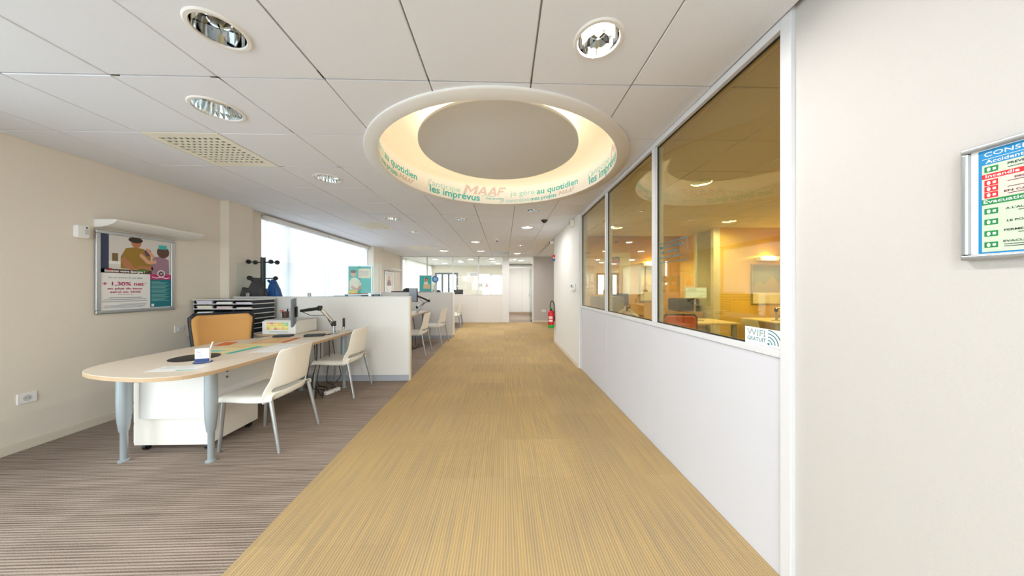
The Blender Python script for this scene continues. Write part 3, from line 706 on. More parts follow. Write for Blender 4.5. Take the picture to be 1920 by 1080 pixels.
def office_chair_parts(t, fabric, w=.50, ztop=1.02):
    panel('backrest', curved_panel(w - .05, .62, ztop - .025, -.215, .07, .07), fabric, t, .03)
    panel('back_frame', curved_panel(w, .59, ztop, -.245, .075, .07), M_DKNAVY, t, .022)
    MB().box(-.25, .25, -.22, .25, .44, .52).build('seat', fabric, t, .035, seg=3)
    MB().box(-.12, .12, -.15, .15, .39, .44).build('tilt_mechanism', M_BLACK, t, .01)
    MB().tube([(0, -.12, .41), (0, -.24, .43), (0, -.29, .55), (0, -.27, .70)], .025).build('back_spine', M_BLACK, t, 0, True)
    for sx in (-1, 1):
        a = MB().tube([(sx * .24, .0, .42), (sx * .30, .0, .45), (sx * .31, .0, .64)], .016).build('armrest_post', M_BLACK, t, 0, True)
        MB().box(sx * .31 - .035, sx * .31 + .035, -.12, .13, .64, .665).build('arm_pad', M_BLACK, a, .01)
    MB().cyl((0, 0, .09), (0, 0, .39), .027).build('gas_lift', M_BLACK, t, 0, True)
    for k in range(5):
        a = 2 * PI * k / 5 + .3; c, s = math.cos(a), math.sin(a)
        b_ = MB().tube([(0, 0, .11), (.15 * c, .15 * s, .10), (.29 * c, .29 * s, .075)], [.028, .024, .016]).build('base_arm', M_BLACK, t, 0, True)
        MB().cyl((.29 * c - .02 * s, .29 * s + .02 * c, .03), (.29 * c + .02 * s, .29 * s - .02 * c, .03), .03, n=12).cyl((.29 * c, .29 * s, .03), (.29 * c, .29 * s, .075), .008, n=8).build('castor', M_BLACK, b_, 0, True)
office_chair_parts(t, M_ORANGE, .56, 1.035)
# ---- paper sorter
SX0, SX1, SY0, SY1, SZ0, SZ1 = -3.885, -3.165, 3.715, 4.055, .742, 1.175
t = thing('paper_sorter', 'navy and white pigeonhole paper sorter beside the tan wall', 'sorter', (-3.525, 3.89, SZ0))
def L(x, y, z): return x + 3.525, y - 3.89, z - SZ0
hx, hy = (SX1 - SX0) / 2, (SY1 - SY0) / 2; rows = 7; rh = (SZ1 - SZ0) / rows
MB().box(-hx, hx, hy - .012, hy, .01, SZ1 - SZ0 - .006).build('back_panel', M_DKNAVY, t)
for r in range(rows + 1):
    z = r * rh if r < rows else SZ1 - SZ0 - .010
    MB().box(-hx - .008, hx + .008, -hy - .008, hy + .002, z, z + .010).build('shelf', mat('pale grey shelf', (240, 240, 238), .5), t, .001)
for r in range(rows):
    for x in (-hx, -hx / 3, hx / 3, hx): MB().box(x - .006 if x > -hx else x, x + .006 if x < hx else x, -hy + .002, hy - .012, r * rh + .010, (r + 1) * rh).build('divider', M_DKNAVY, t)
slots = {(0, 6): .035, (1, 6): .022, (2, 6): .018, (0, 5): .036, (1, 5): .026, (2, 5): .014, (0, 4): .02, (2, 4): .012, (2, 3): .03, (2, 2): .012, (2, 1): .026, (0, 3): .02, (2, 0): .02}
tones = [M_PAPER, mat('cream paper', (238, 230, 214), .7), mat('lilac paper', (222, 214, 228), .7), mat('pinkish leaflet paper', (232, 206, 204), .7)]
cn = ('left', 'middle', 'right'); rn = ('bottom', 'second lowest', 'third lowest', 'fourth', 'fifth', 'second highest', 'top')
for (c, r), h in slots.items():
    x0 = SX0 + .012 + c * (SX1 - SX0) / 3; o = MB()
    z0 = SZ0 + r * rh + .0105; m_ = 3
    for q in range(m_): o.box(x0 + .012 + random.uniform(0, .012), x0 + .20 + random.uniform(0, .012), SY0 + .006 + .012 * random.random(), SY0 + .30, z0 + h * q / m_, z0 + h * (q + 1) / m_ - .0004)
    tag(o.build('paper_stack', tones[(c * 2 + r) % 4]), f'paper stack in the {cn[c]} column, {rn[r]} row of the sorter', 'papers', 'paper stacks in the sorter')
tag(MB().box(-3.85, -3.22, 3.78, 4.05, 1.1765, 1.1795).build('acrylic_sheet', M_SCREEN, None), 'clear acrylic sheet lying on top of the paper sorter', 'sheet')
# ---- printer with a colourful chart
t = thing('printer', 'boxy white printer with coloured sticker chart beside the sorter', 'printer', (-2.80, 3.86, .742), math.radians(-3))
MB().box(-.215, .215, -.19, .19, 0, .165).build('body', M_WHITE, t, .012, seg=3)
MB().box(-.20, .20, -.17, .17, .165, .178).build('lid', mat('light grey plastic', (206, 206, 204), .5), t, .004)
MB().box(-.12, .12, -.194, -.189, .03, .034).build('tray_slot', M_GREYP, t)
cols = [(240, 214, 70), (238, 150, 160), (150, 210, 130), (246, 190, 90), (250, 232, 110), (236, 120, 130)]
st = MB().box(-.16, .14, -.1925, -.1905, .05, .15).build('sticker_chart', M_PAPER, t)
pat = [[3, 5, 0, 3, 2, 2], [4, 0, 4, 0, 0, 2], [0, 4, 0, 4, 0, 4], [3, 4, 5, 0, 3, 0]]
for r, rw in enumerate(pat):
    for c, k in enumerate(rw): MB().box(-.15 + c * .047, -.108 + c * .047, -.1938, -.1926, .130 - r * .024, .148 - r * .024).build('sticker', mat(f'sticker {k}', cols[k], .6), st)
t = thing('pen_pot', 'brown pen pot with orange scissors behind the printer', 'pen pot', (-2.94, 4.03, .92))
t.location = (-2.93, 3.95, .9205)
MB().lathe([(.001, 0), (.036, 0), (.038, .085), (.034, .085), (.033, .006), (.001, .006)], 20).build('cup', mat('dark brown leatherette', (74, 50, 42), .5), t, 0, True)
MB().tube([(-.01, 0, .03), (-.03, -.005, .10)], .006).lathe([(.018 + .005 * math.cos(q * PI / 3), .005 * math.sin(q * PI / 3)) for q in range(7)], 14, (-.045, -.01, .095)).lathe([(.018 + .005 * math.cos(q * PI / 3), .005 * math.sin(q * PI / 3)) for q in range(7)], 14, (-.062, .02, .075)).build('scissors', mat('orange red plastic', (232, 76, 34), .4), t, 0, True)
for k, (dx, dy) in enumerate(((.012, .01), (.02, -.008))): MB().cyl((dx * .5, dy * .5, .01), (dx * 1.6, dy * 1.6, .12), .0045, n=8).build('pen', M_BLACK, t)
# ---- monitor on arm
def monitor(t, w, h, stand=None, mb=M_GREYP):
    MB().box(-w / 2, w / 2, -.011, .011, -h / 2, h / 2).build('display_housing', mb, t, .004)
    MB().box(-w / 2 + .012, w / 2 - .012, -.0125, -.0112, -h / 2 + .014, h / 2 - .012).build('screen', M_BLACK, t)
    MB().box(-.06, .06, .011, .035, -.06, .06).build('rear_mount', M_BLACK, t, .006)
t = thing('monitor', 'dark monitor seen edge on above the nearest desk', 'monitor', (-2.43, 3.40, 1.045), math.radians(-58))
monitor(t, .50, .305)
def monitor_arm(base, elbow, head, label, rise=.20):
    t = thing('articulated_screen_mount', label, 'monitor arm', base); b = Vector(base)
    MB().box(-.045, .045, -.045, .045, .0, .012).cyl((0, 0, .012), (0, 0, rise), .018).build('clamp_post', M_ALU, t, .0, True)
    e, h = Vector(elbow) - b, Vector(head) - b
    MB().cyl((0, 0, rise - .06), (0, 0, rise), .027).build('swivel', M_BLACK, t, 0, True)
    MB().tube([(0, 0, rise - .02), e * .5 + Vector((0, 0, rise - .02)) * .5, e], [.022, .024, .02], 10).build('lower_arm', M_CHROME, t, 0, True)
    MB().cyl(e + Vector((0, 0, -.03)), e + Vector((0, 0, .03)), .026).build('elbow', M_BLACK, t, 0, True)
    MB().tube([e, (e + h) / 2, h], [.02, .02, .016], 10).build('upper_arm', M_BLACK, t, 0, True)
    MB().tube([h + Vector((0, 0, .0)), (h + e) / 2 + Vector((0, 0, -.07)), e * .6 + Vector((0, 0, .04)), Vector((.02, 0, .02))], .0045, 6).build('cable', M_BLACK, t, 0, True)
    return t
monitor_arm((-2.15, 3.70, .743), (-2.27, 3.62, 1.07), (-2.395, 3.455, 1.05), 'black and chrome monitor arm clamped to the nearest desk', .16)
t = thing('desk_microphone', 'small chrome stand with black cylinder at the desk end', 'stand', (-2.08, 3.80, .743))
MB().lathe([(.001, 0), (.035, 0), (.035, .006), (.012, .012), (.012, .05), (.02, .055), (.02, .075), (.001, .075)], 20).build('base', M_CHROME, t, 0, True)
MB().cyl((0, 0, .075), (0, 0, .185), .015).build('cylinder', M_BLACK, t, 0, True)
MB().box(-.01, .05, -.03, .03, -.06, -.001).build('clamp', M_GREYP, t, .004) if False else None
# ---- things on the desk
t = thing('leaflet_stand', 'white leaflet stand with a navy foot and a pen on the desk', 'stand', (-2.335, 2.30, .743), math.radians(20))
MB().lathe([(.001, 0), (.055, 0), (.055, .004), (.001, .004)], 24).build('foot', mat('navy print', (34, 62, 120), .5), t)
cb = MB().box(-.042, .042, -.012, .012, .004, .11).build('card', M_PAPER, t, .001)
MB().box(-.043, .043, -.0135, -.012, .006, .032).build('navy_strip', mat('navy print', (34, 62, 120), .5), cb)
for z, x0, x1 in ((.09, -.032, .005), (.08, -.032, -.005), (.062, -.03, .0), (.05, -.03, .005)): MB().box(x0, x1, -.0132, -.0122, z, z + .004).build('print_line', mat('grey print', (150, 156, 170), .6), cb)
MB().cyl((.03, .0, .06), (.055, .01, .155), .0045, n=10).build('pen', M_WHITE, t, 0, True)
def sheet(name, label, c, w, h, rz, m, z=.7432, cat='paper', extra=None):
    o = thing(name, label, cat, (c[0], c[1], z), math.radians(rz)); MB().box(-w / 2, w / 2, -h / 2, h / 2, 0, .0008).build('page', m, o)
    for (u0, u1, v0, v1, mm) in extra or []: flat('print_block', o, rect(u0, u1, v0, v1), mm, .0010)
    return o
GP = mat('grey print', (150, 156, 170), .6)
sheet('leaflet', 'white leaflet with a teal corner near the rounded desk end', (-2.33, 2.13), .30, .14, 6, M_PAPER, extra=[(.03, .14, -.065, -.045, M_TEAL), (-.12, .05, .0, .004, GP), (-.12, .08, .02, .024, GP), (-.12, .06, .04, .044, GP)])
sheet('leaflet', 'plain white sheet near the desk edge beside the orange folder', (-2.19, 2.83), .21, .38, 4, M_PAPER, extra=[(-.08, .07, .1, .103, GP), (-.08, .06, .12, .123, GP), (-.08, .07, .14, .143, GP)])
sheet('desk_pad', 'yellow and teal printed desk pad in front of the orange chair', (-2.56, 2.82), .38, .46, -4, mat('pale yellow print', (240, 226, 168), .6), cat='desk pad', extra=[(-.16, .0, -.16, -.08, M_TEALL), (.12, .185, -.22, .1, M_TEAL), (-.16, .05, .02, .12, mat('peach print', (246, 206, 150), .6))])
sheet('folder', 'orange brown open folder on the desk before the printer', (-2.50, 3.24), .36, .34, 8, mat('peach orange card', (236, 186, 128), .6), .7436, 'folder', extra=[(-.15, -.02, -.1, .1, mat('peach print', (246, 206, 150), .6)), (.12, .17, -.16, .15, mat('brick print', (196, 96, 66), .6))])
sheet('folder', 'bright orange card on the desk edge by the office chair', (-2.86, 3.05), .12, .20, 20, mat('orange card', (240, 120, 40), .6), .7440, 'folder')
t = tag(MB().lathe([(.001, 0), (.15, 0), (.152, .004), (.145, .006), (.001, .006)], 36, (-2.56, 2.46, .743)).build('round_mat', M_BLACK, None, 0, True), 'round black mat on the desk behind the leaflet stand', 'mat')
t = thing('telephone', 'flat black calculator on the desk in front of the printer', 'calculator', (-2.62, 3.50, .743), math.radians(10))
MB().box(-.09, .09, -.055, .055, 0, .02).build('body', M_BLACK, t, .006)
t.name = 'calculator'
for r in range(3):
    for c in range(5): MB().box(-.075 + c * .031, -.052 + c * .031, -.045 + r * .03, -.023 + r * .03, .02, .023).build('key', M_GREYP, t)
t = thing('docking_station', 'flat black box with cables at the foot of the monitor arm', 'box', (-2.27, 3.52, .743), math.radians(15))
MB().box(-.10, .10, -.05, .05, 0, .024).build('case', M_BLACK, t, .004); MB().tube([(.1, 0, .012), (.14, .05, .004), (.16, .14, .004), (.12, .2, .004)], .004, 6).build('cable', M_BLACK, t)
# ---- loose cables under the desk
t = thing('cable_bundle', 'tangle of black cables hanging behind the second visitor chair', 'cables', (-2.32, 3.72, 0))
for k in range(7):
    x0, y0 = random.uniform(-.02, .1), random.uniform(-.2, .16); q = random.uniform(-.12, .12)
    MB().tube(smooth_curve([(x0, y0, .68), (x0 + .02, y0 + q * .3, .45), (x0 + .05 + q * .3, y0 + q, .16), (x0 + .02, y0 - q, .05), (x0 + .1, y0 + q * .5, .012)], 5), .0045, 6).build('cable', M_BLACK, t, 0, True)
t = thing('power_strip', 'white power strip on the carpet under the nearest desk', 'power strip', (-2.17, 3.70, 0), math.radians(70))
MB().box(-.10, .10, -.027, .027, 0, .04).build('body', M_WHITE, t, .006)
for x in (-.06, 0, .06): MB().cyl((x, 0, .0395), (x, 0, .0408), .018, n=16).build('socket', mat('light grey plastic', (206, 206, 204), .5), t)
# ---- coat stand and coats behind the partition
t = thing('coat_stand', 'dark green black coat stand with knob hooks by the window', 'coat stand', (-3.57, 4.37, 0))
M_STAND = mat('dark green metal', (40, 54, 54), .4)
MB().lathe([(.001, 0), (.15, 0), (.15, .015), (.05, .035), (.03, .05), (.001, .05)], 28).build('base', M_STAND, t, 0, True)
MB().cyl((0, 0, .04), (0, 0, 1.775), .031, n=20).build('pole', M_STAND, t, 0, True)
for z, angs, ln in ((1.70, (20, 160, 200, 340), .17), (1.46, (5, 185, 250), .17)):
    for a in angs:
        a = math.radians(a); c, s = math.cos(a), math.sin(a)
        h_ = MB().cyl((.02 * c, .02 * s, z), (ln * c, ln * s, z + .004), .008, n=10).build('hook_arm', M_STAND, t, 0, True)
        MB().lathe([(.001, -.033), (.022, -.026), (.034, 0), (.022, .026), (.001, .033)], 14, (ln * c, ln * s, z + .004)).build('knob', M_BLACK, h_, 0, True)
def coat(name, label, loc, w, dpt, ztop, zbot, slant, m):
    t = thing(name, label, 'coat', loc); n = 36; mz = 16; q = MB()
    for i in range(mz + 1):
        f = i / mz; z = ztop + (zbot - ztop) * f
        sp = min(1, .10 + .9 * (f / .36) ** .85) if f < .38 else 1.0 - .06 * (f - .38)
        for j in range(n):
            a = 2 * PI * j / n; fold = 1 + .09 * math.sin(5 * a + 1.3 * f) + .05 * math.sin(11 * a + 2)
            q.v.append((w / 2 * sp * fold * math.cos(a) + slant * f * (1 if f < .38 else .38 / f), dpt / 2 * (.45 + .55 * sp) * fold * math.sin(a), z))
    for i in range(mz):
        for j in range(n): q.f.append((i * n + j, i * n + (j + 1) % n, (i + 1) * n + (j + 1) % n, (i + 1) * n + j))
    q.f += [tuple(range(n)), tuple(range(mz * n, mz * n + n))]
    q.build('body', m, t, 0, True)
    MB().tube([(-.05, -dpt * .22, ztop - .02), (0, -dpt * .36, ztop - .05), (.05, -dpt * .22, ztop - .02)], [.018, .022, .018], 8).build('collar', m, t, 0, True)
    for sx in (-1, 1): MB().tube(smooth_curve([(sx * w * .30 + slant * .6, -dpt * .2, ztop - .14), (sx * w * .42 + slant, -dpt * .3, ztop - .38), (sx * w * .40 + slant, -dpt * .3, ztop - .62)], 4), [.045] * 4 + [.05] * 4 + [.045], 10).build('sleeve', m, t, 0, True)
coat('coat', 'dark brown grey coat hanging on the coat stand', (-3.595, 4.295, 0), .32, .15, 1.46, .72, -.045, mat('dark taupe cloth', (74, 66, 70), .9, var=.1, scale=30))
coat('coat', 'blue jacket hanging on the right of the coat stand', (-3.455, 4.42, 0), .21, .15, 1.45, .80, .015, mat('blue nylon', (36, 84, 150), .6, var=.1, scale=30))
# ---- cabinets behind the partition, poster display, black bag
def cabinet(x0, x1, y0, y1, h, label):
    t = thing('storage_cabinet', label, 'cabinet', ((x0 + x1) / 2, (y0 + y1) / 2, 0)); a, b = (x1 - x0) / 2, (y1 - y0) / 2
    MB().box(-a, a, -b, b, .05, h - .02).build('body', M_PART, t, .002); MB().box(-a, a, -b, b, h - .02, h).build('top', M_FRAME, t, .002); MB().box(-a + .02, a - .02, -b + .02, b - .03, 0, .05).build('plinth', M_GREYP, t)
    for sx in (-1, 1): d_ = MB().box(min(sx * .002, sx * (a - .004)), max(sx * .002, sx * (a - .004)), b, b + .016, .06, h - .03).build('door', M_WHITE, t, .002); MB().box(sx * .03 - .005, sx * .03 + .005, b + .016, b + .03, h * .5, h * .5 + .12).build('handle', M_ALU, d_)
cabinet(-2.75, -1.76, 4.21, 4.60, 1.20, 'white storage cabinet holding the teal poster stand')
t = thing('bag', 'soft black bag lying on the cabinet of the second partition', 'bag', (-2.62, 7.78, 1.2105))
MB().lathe([(.001, 0), (.10, 0), (.12, .03), (.10, .08), (.05, .105), (.001, .11)], 20, (.03, 0, 0)).build('pouch', M_BLACK, t, 0, True); MB().box(-.36, .22, -.10, .10, 0, .025).build('flap', M_BLACK, t, .008)
def display(loc, w, h, label, bodycol, name='poster_stand', pointing=False):
    t = thing(name, label, 'poster stand', (0, 0, 0)); face_ny(t, *loc); b = .018
    MB().box(0, w, 0, b, 0, .02).box(0, w, h - b, h, 0, .02).box(0, b, b, h - b, 0, .02).box(w - b, w, b, h - b, 0, .02).build('frame', M_ALU, t, .003)
    p = MB().box(b, w - b, b, h - b, .004, .010).build('poster', M_TEAL, t)
    iw, ih = w - 2 * b, h - 2 * b
    def R(u0, u1, v0, v1): return rect(b + u0 * iw, b + u1 * iw, b + v0 * ih, b + v1 * ih)
    sk = mat('skin print', (222, 168, 136), .6); 
    if not pointing:
        flat('caption_box', p, R(.42, .97, .58, .93), mat('pale peach print', (246, 226, 200), .6), .0104)
        for k in range(4): flat('caption_line', p, R(.5 + .02 * k, .9 - .02 * k, .82 - .045 * k, .835 - .045 * k), GP, .0108)
        E_ = lambda cu, cv, ru, rv, **k_: ell(b + cu * iw, b + cv * ih, ru * iw, rv * ih, **k_)
        flat('shirt', p, [(b + u * iw, b + v * ih) for u, v in ((.03, .16), (.02, .45), (.12, .58), (.30, .60), (.48, .52), (.56, .36), (.50, .18))], bodycol, .0106)
        flat('arm', p, [(b + u * iw, b + v * ih) for u, v in ((.08, .22), (.14, .32), (.36, .20), (.50, .32), (.57, .30), (.50, .14), (.34, .12))], sk, .0109)
        flat('head', p, E_(.20, .74, .12, .11), sk, .0109); flat('hair', p, E_(.20, .82, .125, .06), mat('brown hair print', (96, 66, 52), .6), .0111)
        flat('yellow_object', p, R(.0, .36, .02, .14), mat('yellow print', (246, 206, 60), .6), .0111); flat('red_strip', p, R(0, 1, 0, .025), mat('red orange print', (226, 88, 48), .6), .0112)
        for k in range(3): flat('caption_line', p, R(.64, .95, .08 + .03 * k, .088 + .03 * k), M_TEALL, .0108)
    else:
        E_ = lambda cu, cv, ru, rv, **k_: ell(b + cu * iw, b + cv * ih, ru * iw, rv * ih, **k_)
        flat('blouse', p, [(b + u * iw, b + v * ih) for u, v in ((.36, .42), (.34, .58), (.44, .68), (.56, .72), (.70, .62), (.74, .44))], mat('white blouse print', (232, 220, 214), .6), .0105)
        flat('hair', p, E_(.56, .74, .13, .14), mat('brown hair print', (96, 66, 52), .6), .0107); flat('face', p, E_(.58, .72, .09, .10), sk, .0109); flat('raised_arm', p, R(.38, .46, .6, .9), sk, .0108)
        flat('caption_box', p, R(.30, .92, .14, .44), mat('tan print', (226, 192, 150), .6), .0111)
    MB().box(-.02, w + .02, -.012, 0, -.06, .08).build('foot', mat('dark teal grey plastic', (70, 92, 92), .5), t, .003)
    return t
display((-2.335, 4.38, 1.2125), .365, .445, 'silver framed teal poster of a man in a white shirt on the cabinet', mat('cream shirt print', (240, 226, 208), .6))
t = thing('document_tray', 'flat dark green document tray under the teal poster stand', 'tray', (-2.16, 4.29, 1.2005))
MB().box(-.31, .36, -.04, .02, 0, .008).build('base', mat('dark teal grey plastic', (70, 92, 92), .5), t, .002); MB().box(-.10, .08, -.045, -.041, .0, .012).build('label_strip', M_WHITE, t)
# ---- roller blind on the big window
def roller_blind(y0, y1, zt, zb, label):
    t = thing('roller_blind', label, 'blind', (XL, (y0 + y1) / 2, 0)); h = (y1 - y0) / 2
    MB().box(-.02, .06, -h, h, zt - .075, zt).build('cassette', M_WHITE, t, .01)
    MB().box(.018, .019, -h + .02, h - .02, zb, zt - .07).build('fabric', M_BLIND, t)
    MB().box(.010, .028, -h + .02, h - .02, zb - .025, zb).build('bottom_bar', M_ALU, t, .004)
    return t
roller_blind(4.79, 6.46, 2.50, .38, 'white sheer roller blind over the window, left half'); roller_blind(6.48, 8.36, 2.50, .38, 'white sheer roller blind over the window, right half')
# ================================================================ SECOND AND THIRD DESK BAYS
make_partition(7.58, -3.91, -1.345, 1.21, 'white low partition behind the second desk, teal poster above it')
def find(n, lab=None):
    for o in COL.objects:
        if o.parent is None and o.name == n: return o
def clone(n, dx, dy, label, group=None, rz=None):
    src = find(n); c = copy_tree(src); c.location = src.location + Vector((dx, dy, 0)); c['label'] = label
    if group: src['group'] = group; c['group'] = group
    if rz is not None: c.rotation_euler = (0, 0, rz)
    return c
clone('advisor_desk', .10, 3.40, 'maple topped desk in the second bay, just past the nearest partition', 'maple advisor desks')
clone('advisor_desk', -.05, 6.85, 'maple topped desk in the third bay before the far glass', 'maple advisor desks')
clone('office_chair', .0, 3.42, 'orange backed office chair behind the desk of the second bay', 'orange office chairs')
clone('paper_sorter', .0, 3.42, 'navy and white paper sorter in the second bay, seen in the glass reflection', 'paper sorters')
clone('side_table', .0, 3.42, 'maple side table under the sorter in the second bay', 'side tables')
put_chair(-1.79, 5.90, 90, 'white plastic chair half hidden by the end of the nearest partition')
put_chair(-1.66, 6.98, 82, 'white plastic chair standing before the second low partition')
put_chair(-1.67, 9.72, 92, 'front white plastic chair of the pair in the third bay')
put_chair(-1.78, 10.42, 86, 'rear white plastic chair of the pair in the third bay')
t = thing('monitor', 'grey screened monitor beside the nearest partition end, second bay', 'monitor', (-1.965, 6.30, 1.17), math.radians(-52)); monitor(t, .46, .29, mb=M_BLACK)
[c.data.materials.__setitem__(0, mat('grey lit screen', (150, 156, 166), .35)) for c in t.children if c.name.startswith('screen')]  # grey colour paints in the light reflected by the screen
monitor_arm((-1.98, 6.62, .743), (-1.70, 6.56, 1.03), (-1.93, 6.33, 1.17), 'black and chrome monitor arm clamped to the second desk', .17)
t = thing('monitor', 'black monitor in the third bay, mostly hidden by the partition', 'monitor', (-2.28, 9.75, 1.12), math.radians(-50)); monitor(t, .46, .29, mb=M_BLACK)
monitor_arm((-2.10, 10.1, .743), (-2.12, 9.95, 1.05), (-2.245, 9.79, 1.12), 'black monitor arm clamped to the third desk', .17)
t = thing('desk_phone', 'small black telephone at the visible corner of the second desk', 'telephone', (-2.12, 6.20, .743), math.radians(15))
MB().box(-.08, .08, -.09, .09, 0, .03).build('base', M_BLACK, t, .006); MB().tube([(-.05, -.09, .04), (-.05, 0, .055), (-.05, .09, .04)], [.022, .015, .022]).build('handset', M_BLACK, t, 0, True)
t = thing('cable_bundle', 'black cables on the floor under the second desk', 'cables', (-2.05, 6.35, 0))
for k in range(4):
    x0, y0 = -.1 + .04 * k, -.15 + .1 * k
    MB().tube(smooth_curve([(x0, y0, .66), (x0 + .03, y0 + .05, .3), (x0 + .1, y0 - .1, .03), (x0 + .2, y0 + .05, .012), (x0 + .05, y0 + .2, .012)], 5), .006, 6).build('cable', M_BLACK, t, 0, True)
cabinet(-2.75, -1.36, 7.62, 7.98, 1.21, 'white storage cabinet carrying the second teal poster stand')
display((-2.27, 7.80, 1.2225), .335, .44, 'teal poster stand of a woman raising her hand, second partition', None, pointing=True)
t = thing('round_display', 'small round blue disc on a pale stand by the second poster', 'display', (-1.84, 7.78, 1.2105))
MB().box(-.045, .045, -.03, .03, 0, .20).build('stand', mat('pale green grey plastic', (198, 208, 200), .5), t, .004)
MB().cyl((0, -.01, .345), (0, .01, .345), .09, n=28).build('disc', mat('blue glossy plastic', (56, 120, 176), .35), t); MB().cyl((0, -.0125, .345), (0, -.0102, .345), .05, n=24).build('inner_disc', mat('pale blue print', (140, 186, 220), .5), t)
MB().cyl((0, 0, .2), (0, 0, .27), .008).build('stem', M_ALU, t)
t = thing('card_reader', 'small dark box on the cabinet right of the blue disc', 'box', (-1.74, 7.74, 1.2105)); MB().box(-.05, .05, -.04, .04, 0, .045).build('case', M_DKNAVY, t, .005); MB().box(-.035, .035, -.042, -.0405, .015, .035).build('display', M_GREYP, t)
# ---- left wall fittings
def uplight(y0, y1, z, label, group=None, on=None):
    t = thing('wall_uplight', label, 'wall light', (XL + .001, (y0 + y1) / 2, z)); h = (y1 - y0) / 2
    prof = [(0, 0), (0, .075), (.215, .075), (.205, .055), (.17, .033), (.12, .014), (.06, .003)]
    q = MB(); n = len(prof)
    q.yprism(prof, -h, h); q.build('trough', M_WHITE, t, 0, False)
    for s in (-1, 1): MB().yprism([(x, zz) for x, zz in prof], s * h, s * (h + .006)).build('end_cap', M_WHITE, t)
    MB().tube([(.10, -.10, .085), (.10, 0, .09), (.10, .10, .085)], .022, 10).build('lamp', M_CREAM if not on else on, t, 0, True)
    return t
uplight(2.87, 3.67, 1.905, 'long white wall uplight above the savings poster')
uplight(9.50, 10.55, 1.90, 'white wall uplight in the third bay on the tan wall')
t = thing('motion_detector', 'white motion detector on the tan wall left of the uplight', 'detector'); face_px(t, XL, 2.728, 1.775)
MB().prism([(0, .02), (.012, .005), (.04, 0), (.068, .005), (.08, .02), (.08, .118), (.07, .125), (.01, .125), (0, .118)], 0, .045).build('housing', M_WHITE, t, .008)
MB().box(.045, .07, .04, .09, .045, .047).build('lens', mat('light grey plastic', (206, 206, 204), .5), t, .001); MB().cyl((.057, .103, .044), (.057, .103, .0475), .007, n=12).build('led', M_BLACK, t)
def socket(y, z, label, kind):
    t = thing('wall_switch' if kind else 'wall_socket', label, 'switch' if kind else 'socket'); face_px(t, XL, y, z)
    MB().box(0, .10, 0, .085, 0, .009).build('plate', M_WHITE, t, .003)
    if kind: MB().box(.03, .07, .02, .065, .009, .014).build('rocker', M_WHITE, t, .002)
    else:
        MB().cyl((.05, .043, .0088), (.05, .043, .0095), .024, n=24).build('recess', mat('light grey plastic', (206, 206, 204), .5), t)
        for x in (.040, .060): MB().cyl((x, .043, .009), (x, .043, .0102), .003, n=10).build('hole', M_BLACK, t)
        MB().cyl((.05, .055, .009), (.05, .055, .0115), .003, n=10).build('earth_pin', M_ALU, t)
socket(3.535, .785, 'white light switch on the tan wall by the office chair', 1); socket(2.425, .375, 'white wall socket low on the tan wall near the left edge', 0)
# ---- the savings poster
t = thing('wall_poster', 'silver framed savings poster of two people cooking, tan wall', 'poster'); face_px(t, XL + .001, 2.862, 1.066)
W, Hh, b = .66, .82, .034
for nm, q in (('frame_rail', (0, W, 0, b)), ('frame_rail', (0, W, Hh - b, Hh)), ('frame_rail', (0, b, b, Hh - b)), ('frame_rail', (W - b, W, b, Hh - b))): MB().box(q[0], q[1], q[2], q[3], 0, .022).build(nm, M_ALU, t, .005)
p = MB().box(b, W - b, b, Hh - b, .002, .012).build('print', M_PAPER, t)
def F(name, poly, m, k): return flat(name, p, poly, m, .0122 + .0003 * k)
u0, u1, vt, vm = b, W - b, Hh - b, .405
F('photo_background', rect(u0, u1, vm, vt), mat('pale kitchen print', (222, 218, 212), .6), 0)
F('navy_edge', rect(u0, u0 + .062, vm, vt), mat('slate blue print', (58, 68, 96), .6), 1)
F('counter', rect(u0, u1 - .17, vm, vm + .04), mat('dark wood print', (84, 58, 40), .6), 1); F('worktop', rect(u0 + .062, u0 + .18, vm + .09, vm + .12), M_PAPER, 1)
F('jar', rect(u0 + .085, u0 + .13, vm + .12, vm + .20), mat('olive jar print', (124, 100, 62), .6), 2)
mus = mat('mustard shirt print', (158, 124, 46), .6); sk = mat('skin print', (222, 168, 136), .6); skd = mat('tan skin print', (190, 124, 84), .6)
F('torso', [(u0 + x, vm + y) for x, y in ((.15, .05), (.15, .17), (.19, .26), (.26, .28), (.34, .27), (.40, .20), (.40, .04))], mus, 2)
F('forearm', [(u0 + x, vm + y) for x, y in ((.15, .14), (.17, .08), (.24, .03), (.27, .05), (.21, .13), (.18, .17))], skd, 3)
F('forearm', [(u0 + x, vm + y) for x, y in ((.27, .06), (.30, .09), (.42, .08), (.42, .05), (.30, .04))], skd, 3)
F('head', ell(u0 + .275, vm + .325, .042, .05), skd, 3); F('hair', ell(u0 + .27, vm + .355, .06, .03), mat('dark hair print', (62, 48, 44), .6), 4)
F('child_body', [(u0 + x, vm + y) for x, y in ((.41, .0), (.40, .10), (.42, .19), (.50, .21), (.57, .17), (.575, .0))], mat('mauve print', (160, 124, 142), .6), 3)
F('child_arm', [(u0 + x, vm + y) for x, y in ((.30, .19), (.31, .22), (.34, .20), (.38, .15), (.45, .16), (.45, .12), (.37, .11))], sk, 4); F('child_arm', [(u0 + x, vm + y) for x, y in ((.35, .27), (.37, .285), (.44, .20), (.42, .175))], sk, 4)
F('pepper', ell(u0 + .375, vm + .235, .03, .04), mat('plum print', (96, 66, 92), .6), 3)
F('child_hair', ell(u0 + .515, vm + .255, .06, .065), mat('brown hair print', (96, 66, 52), .6), 4); F('headband', rect(u0 + .47, u0 + .55, vm + .29, vm + .335), M_TEAL, 5)
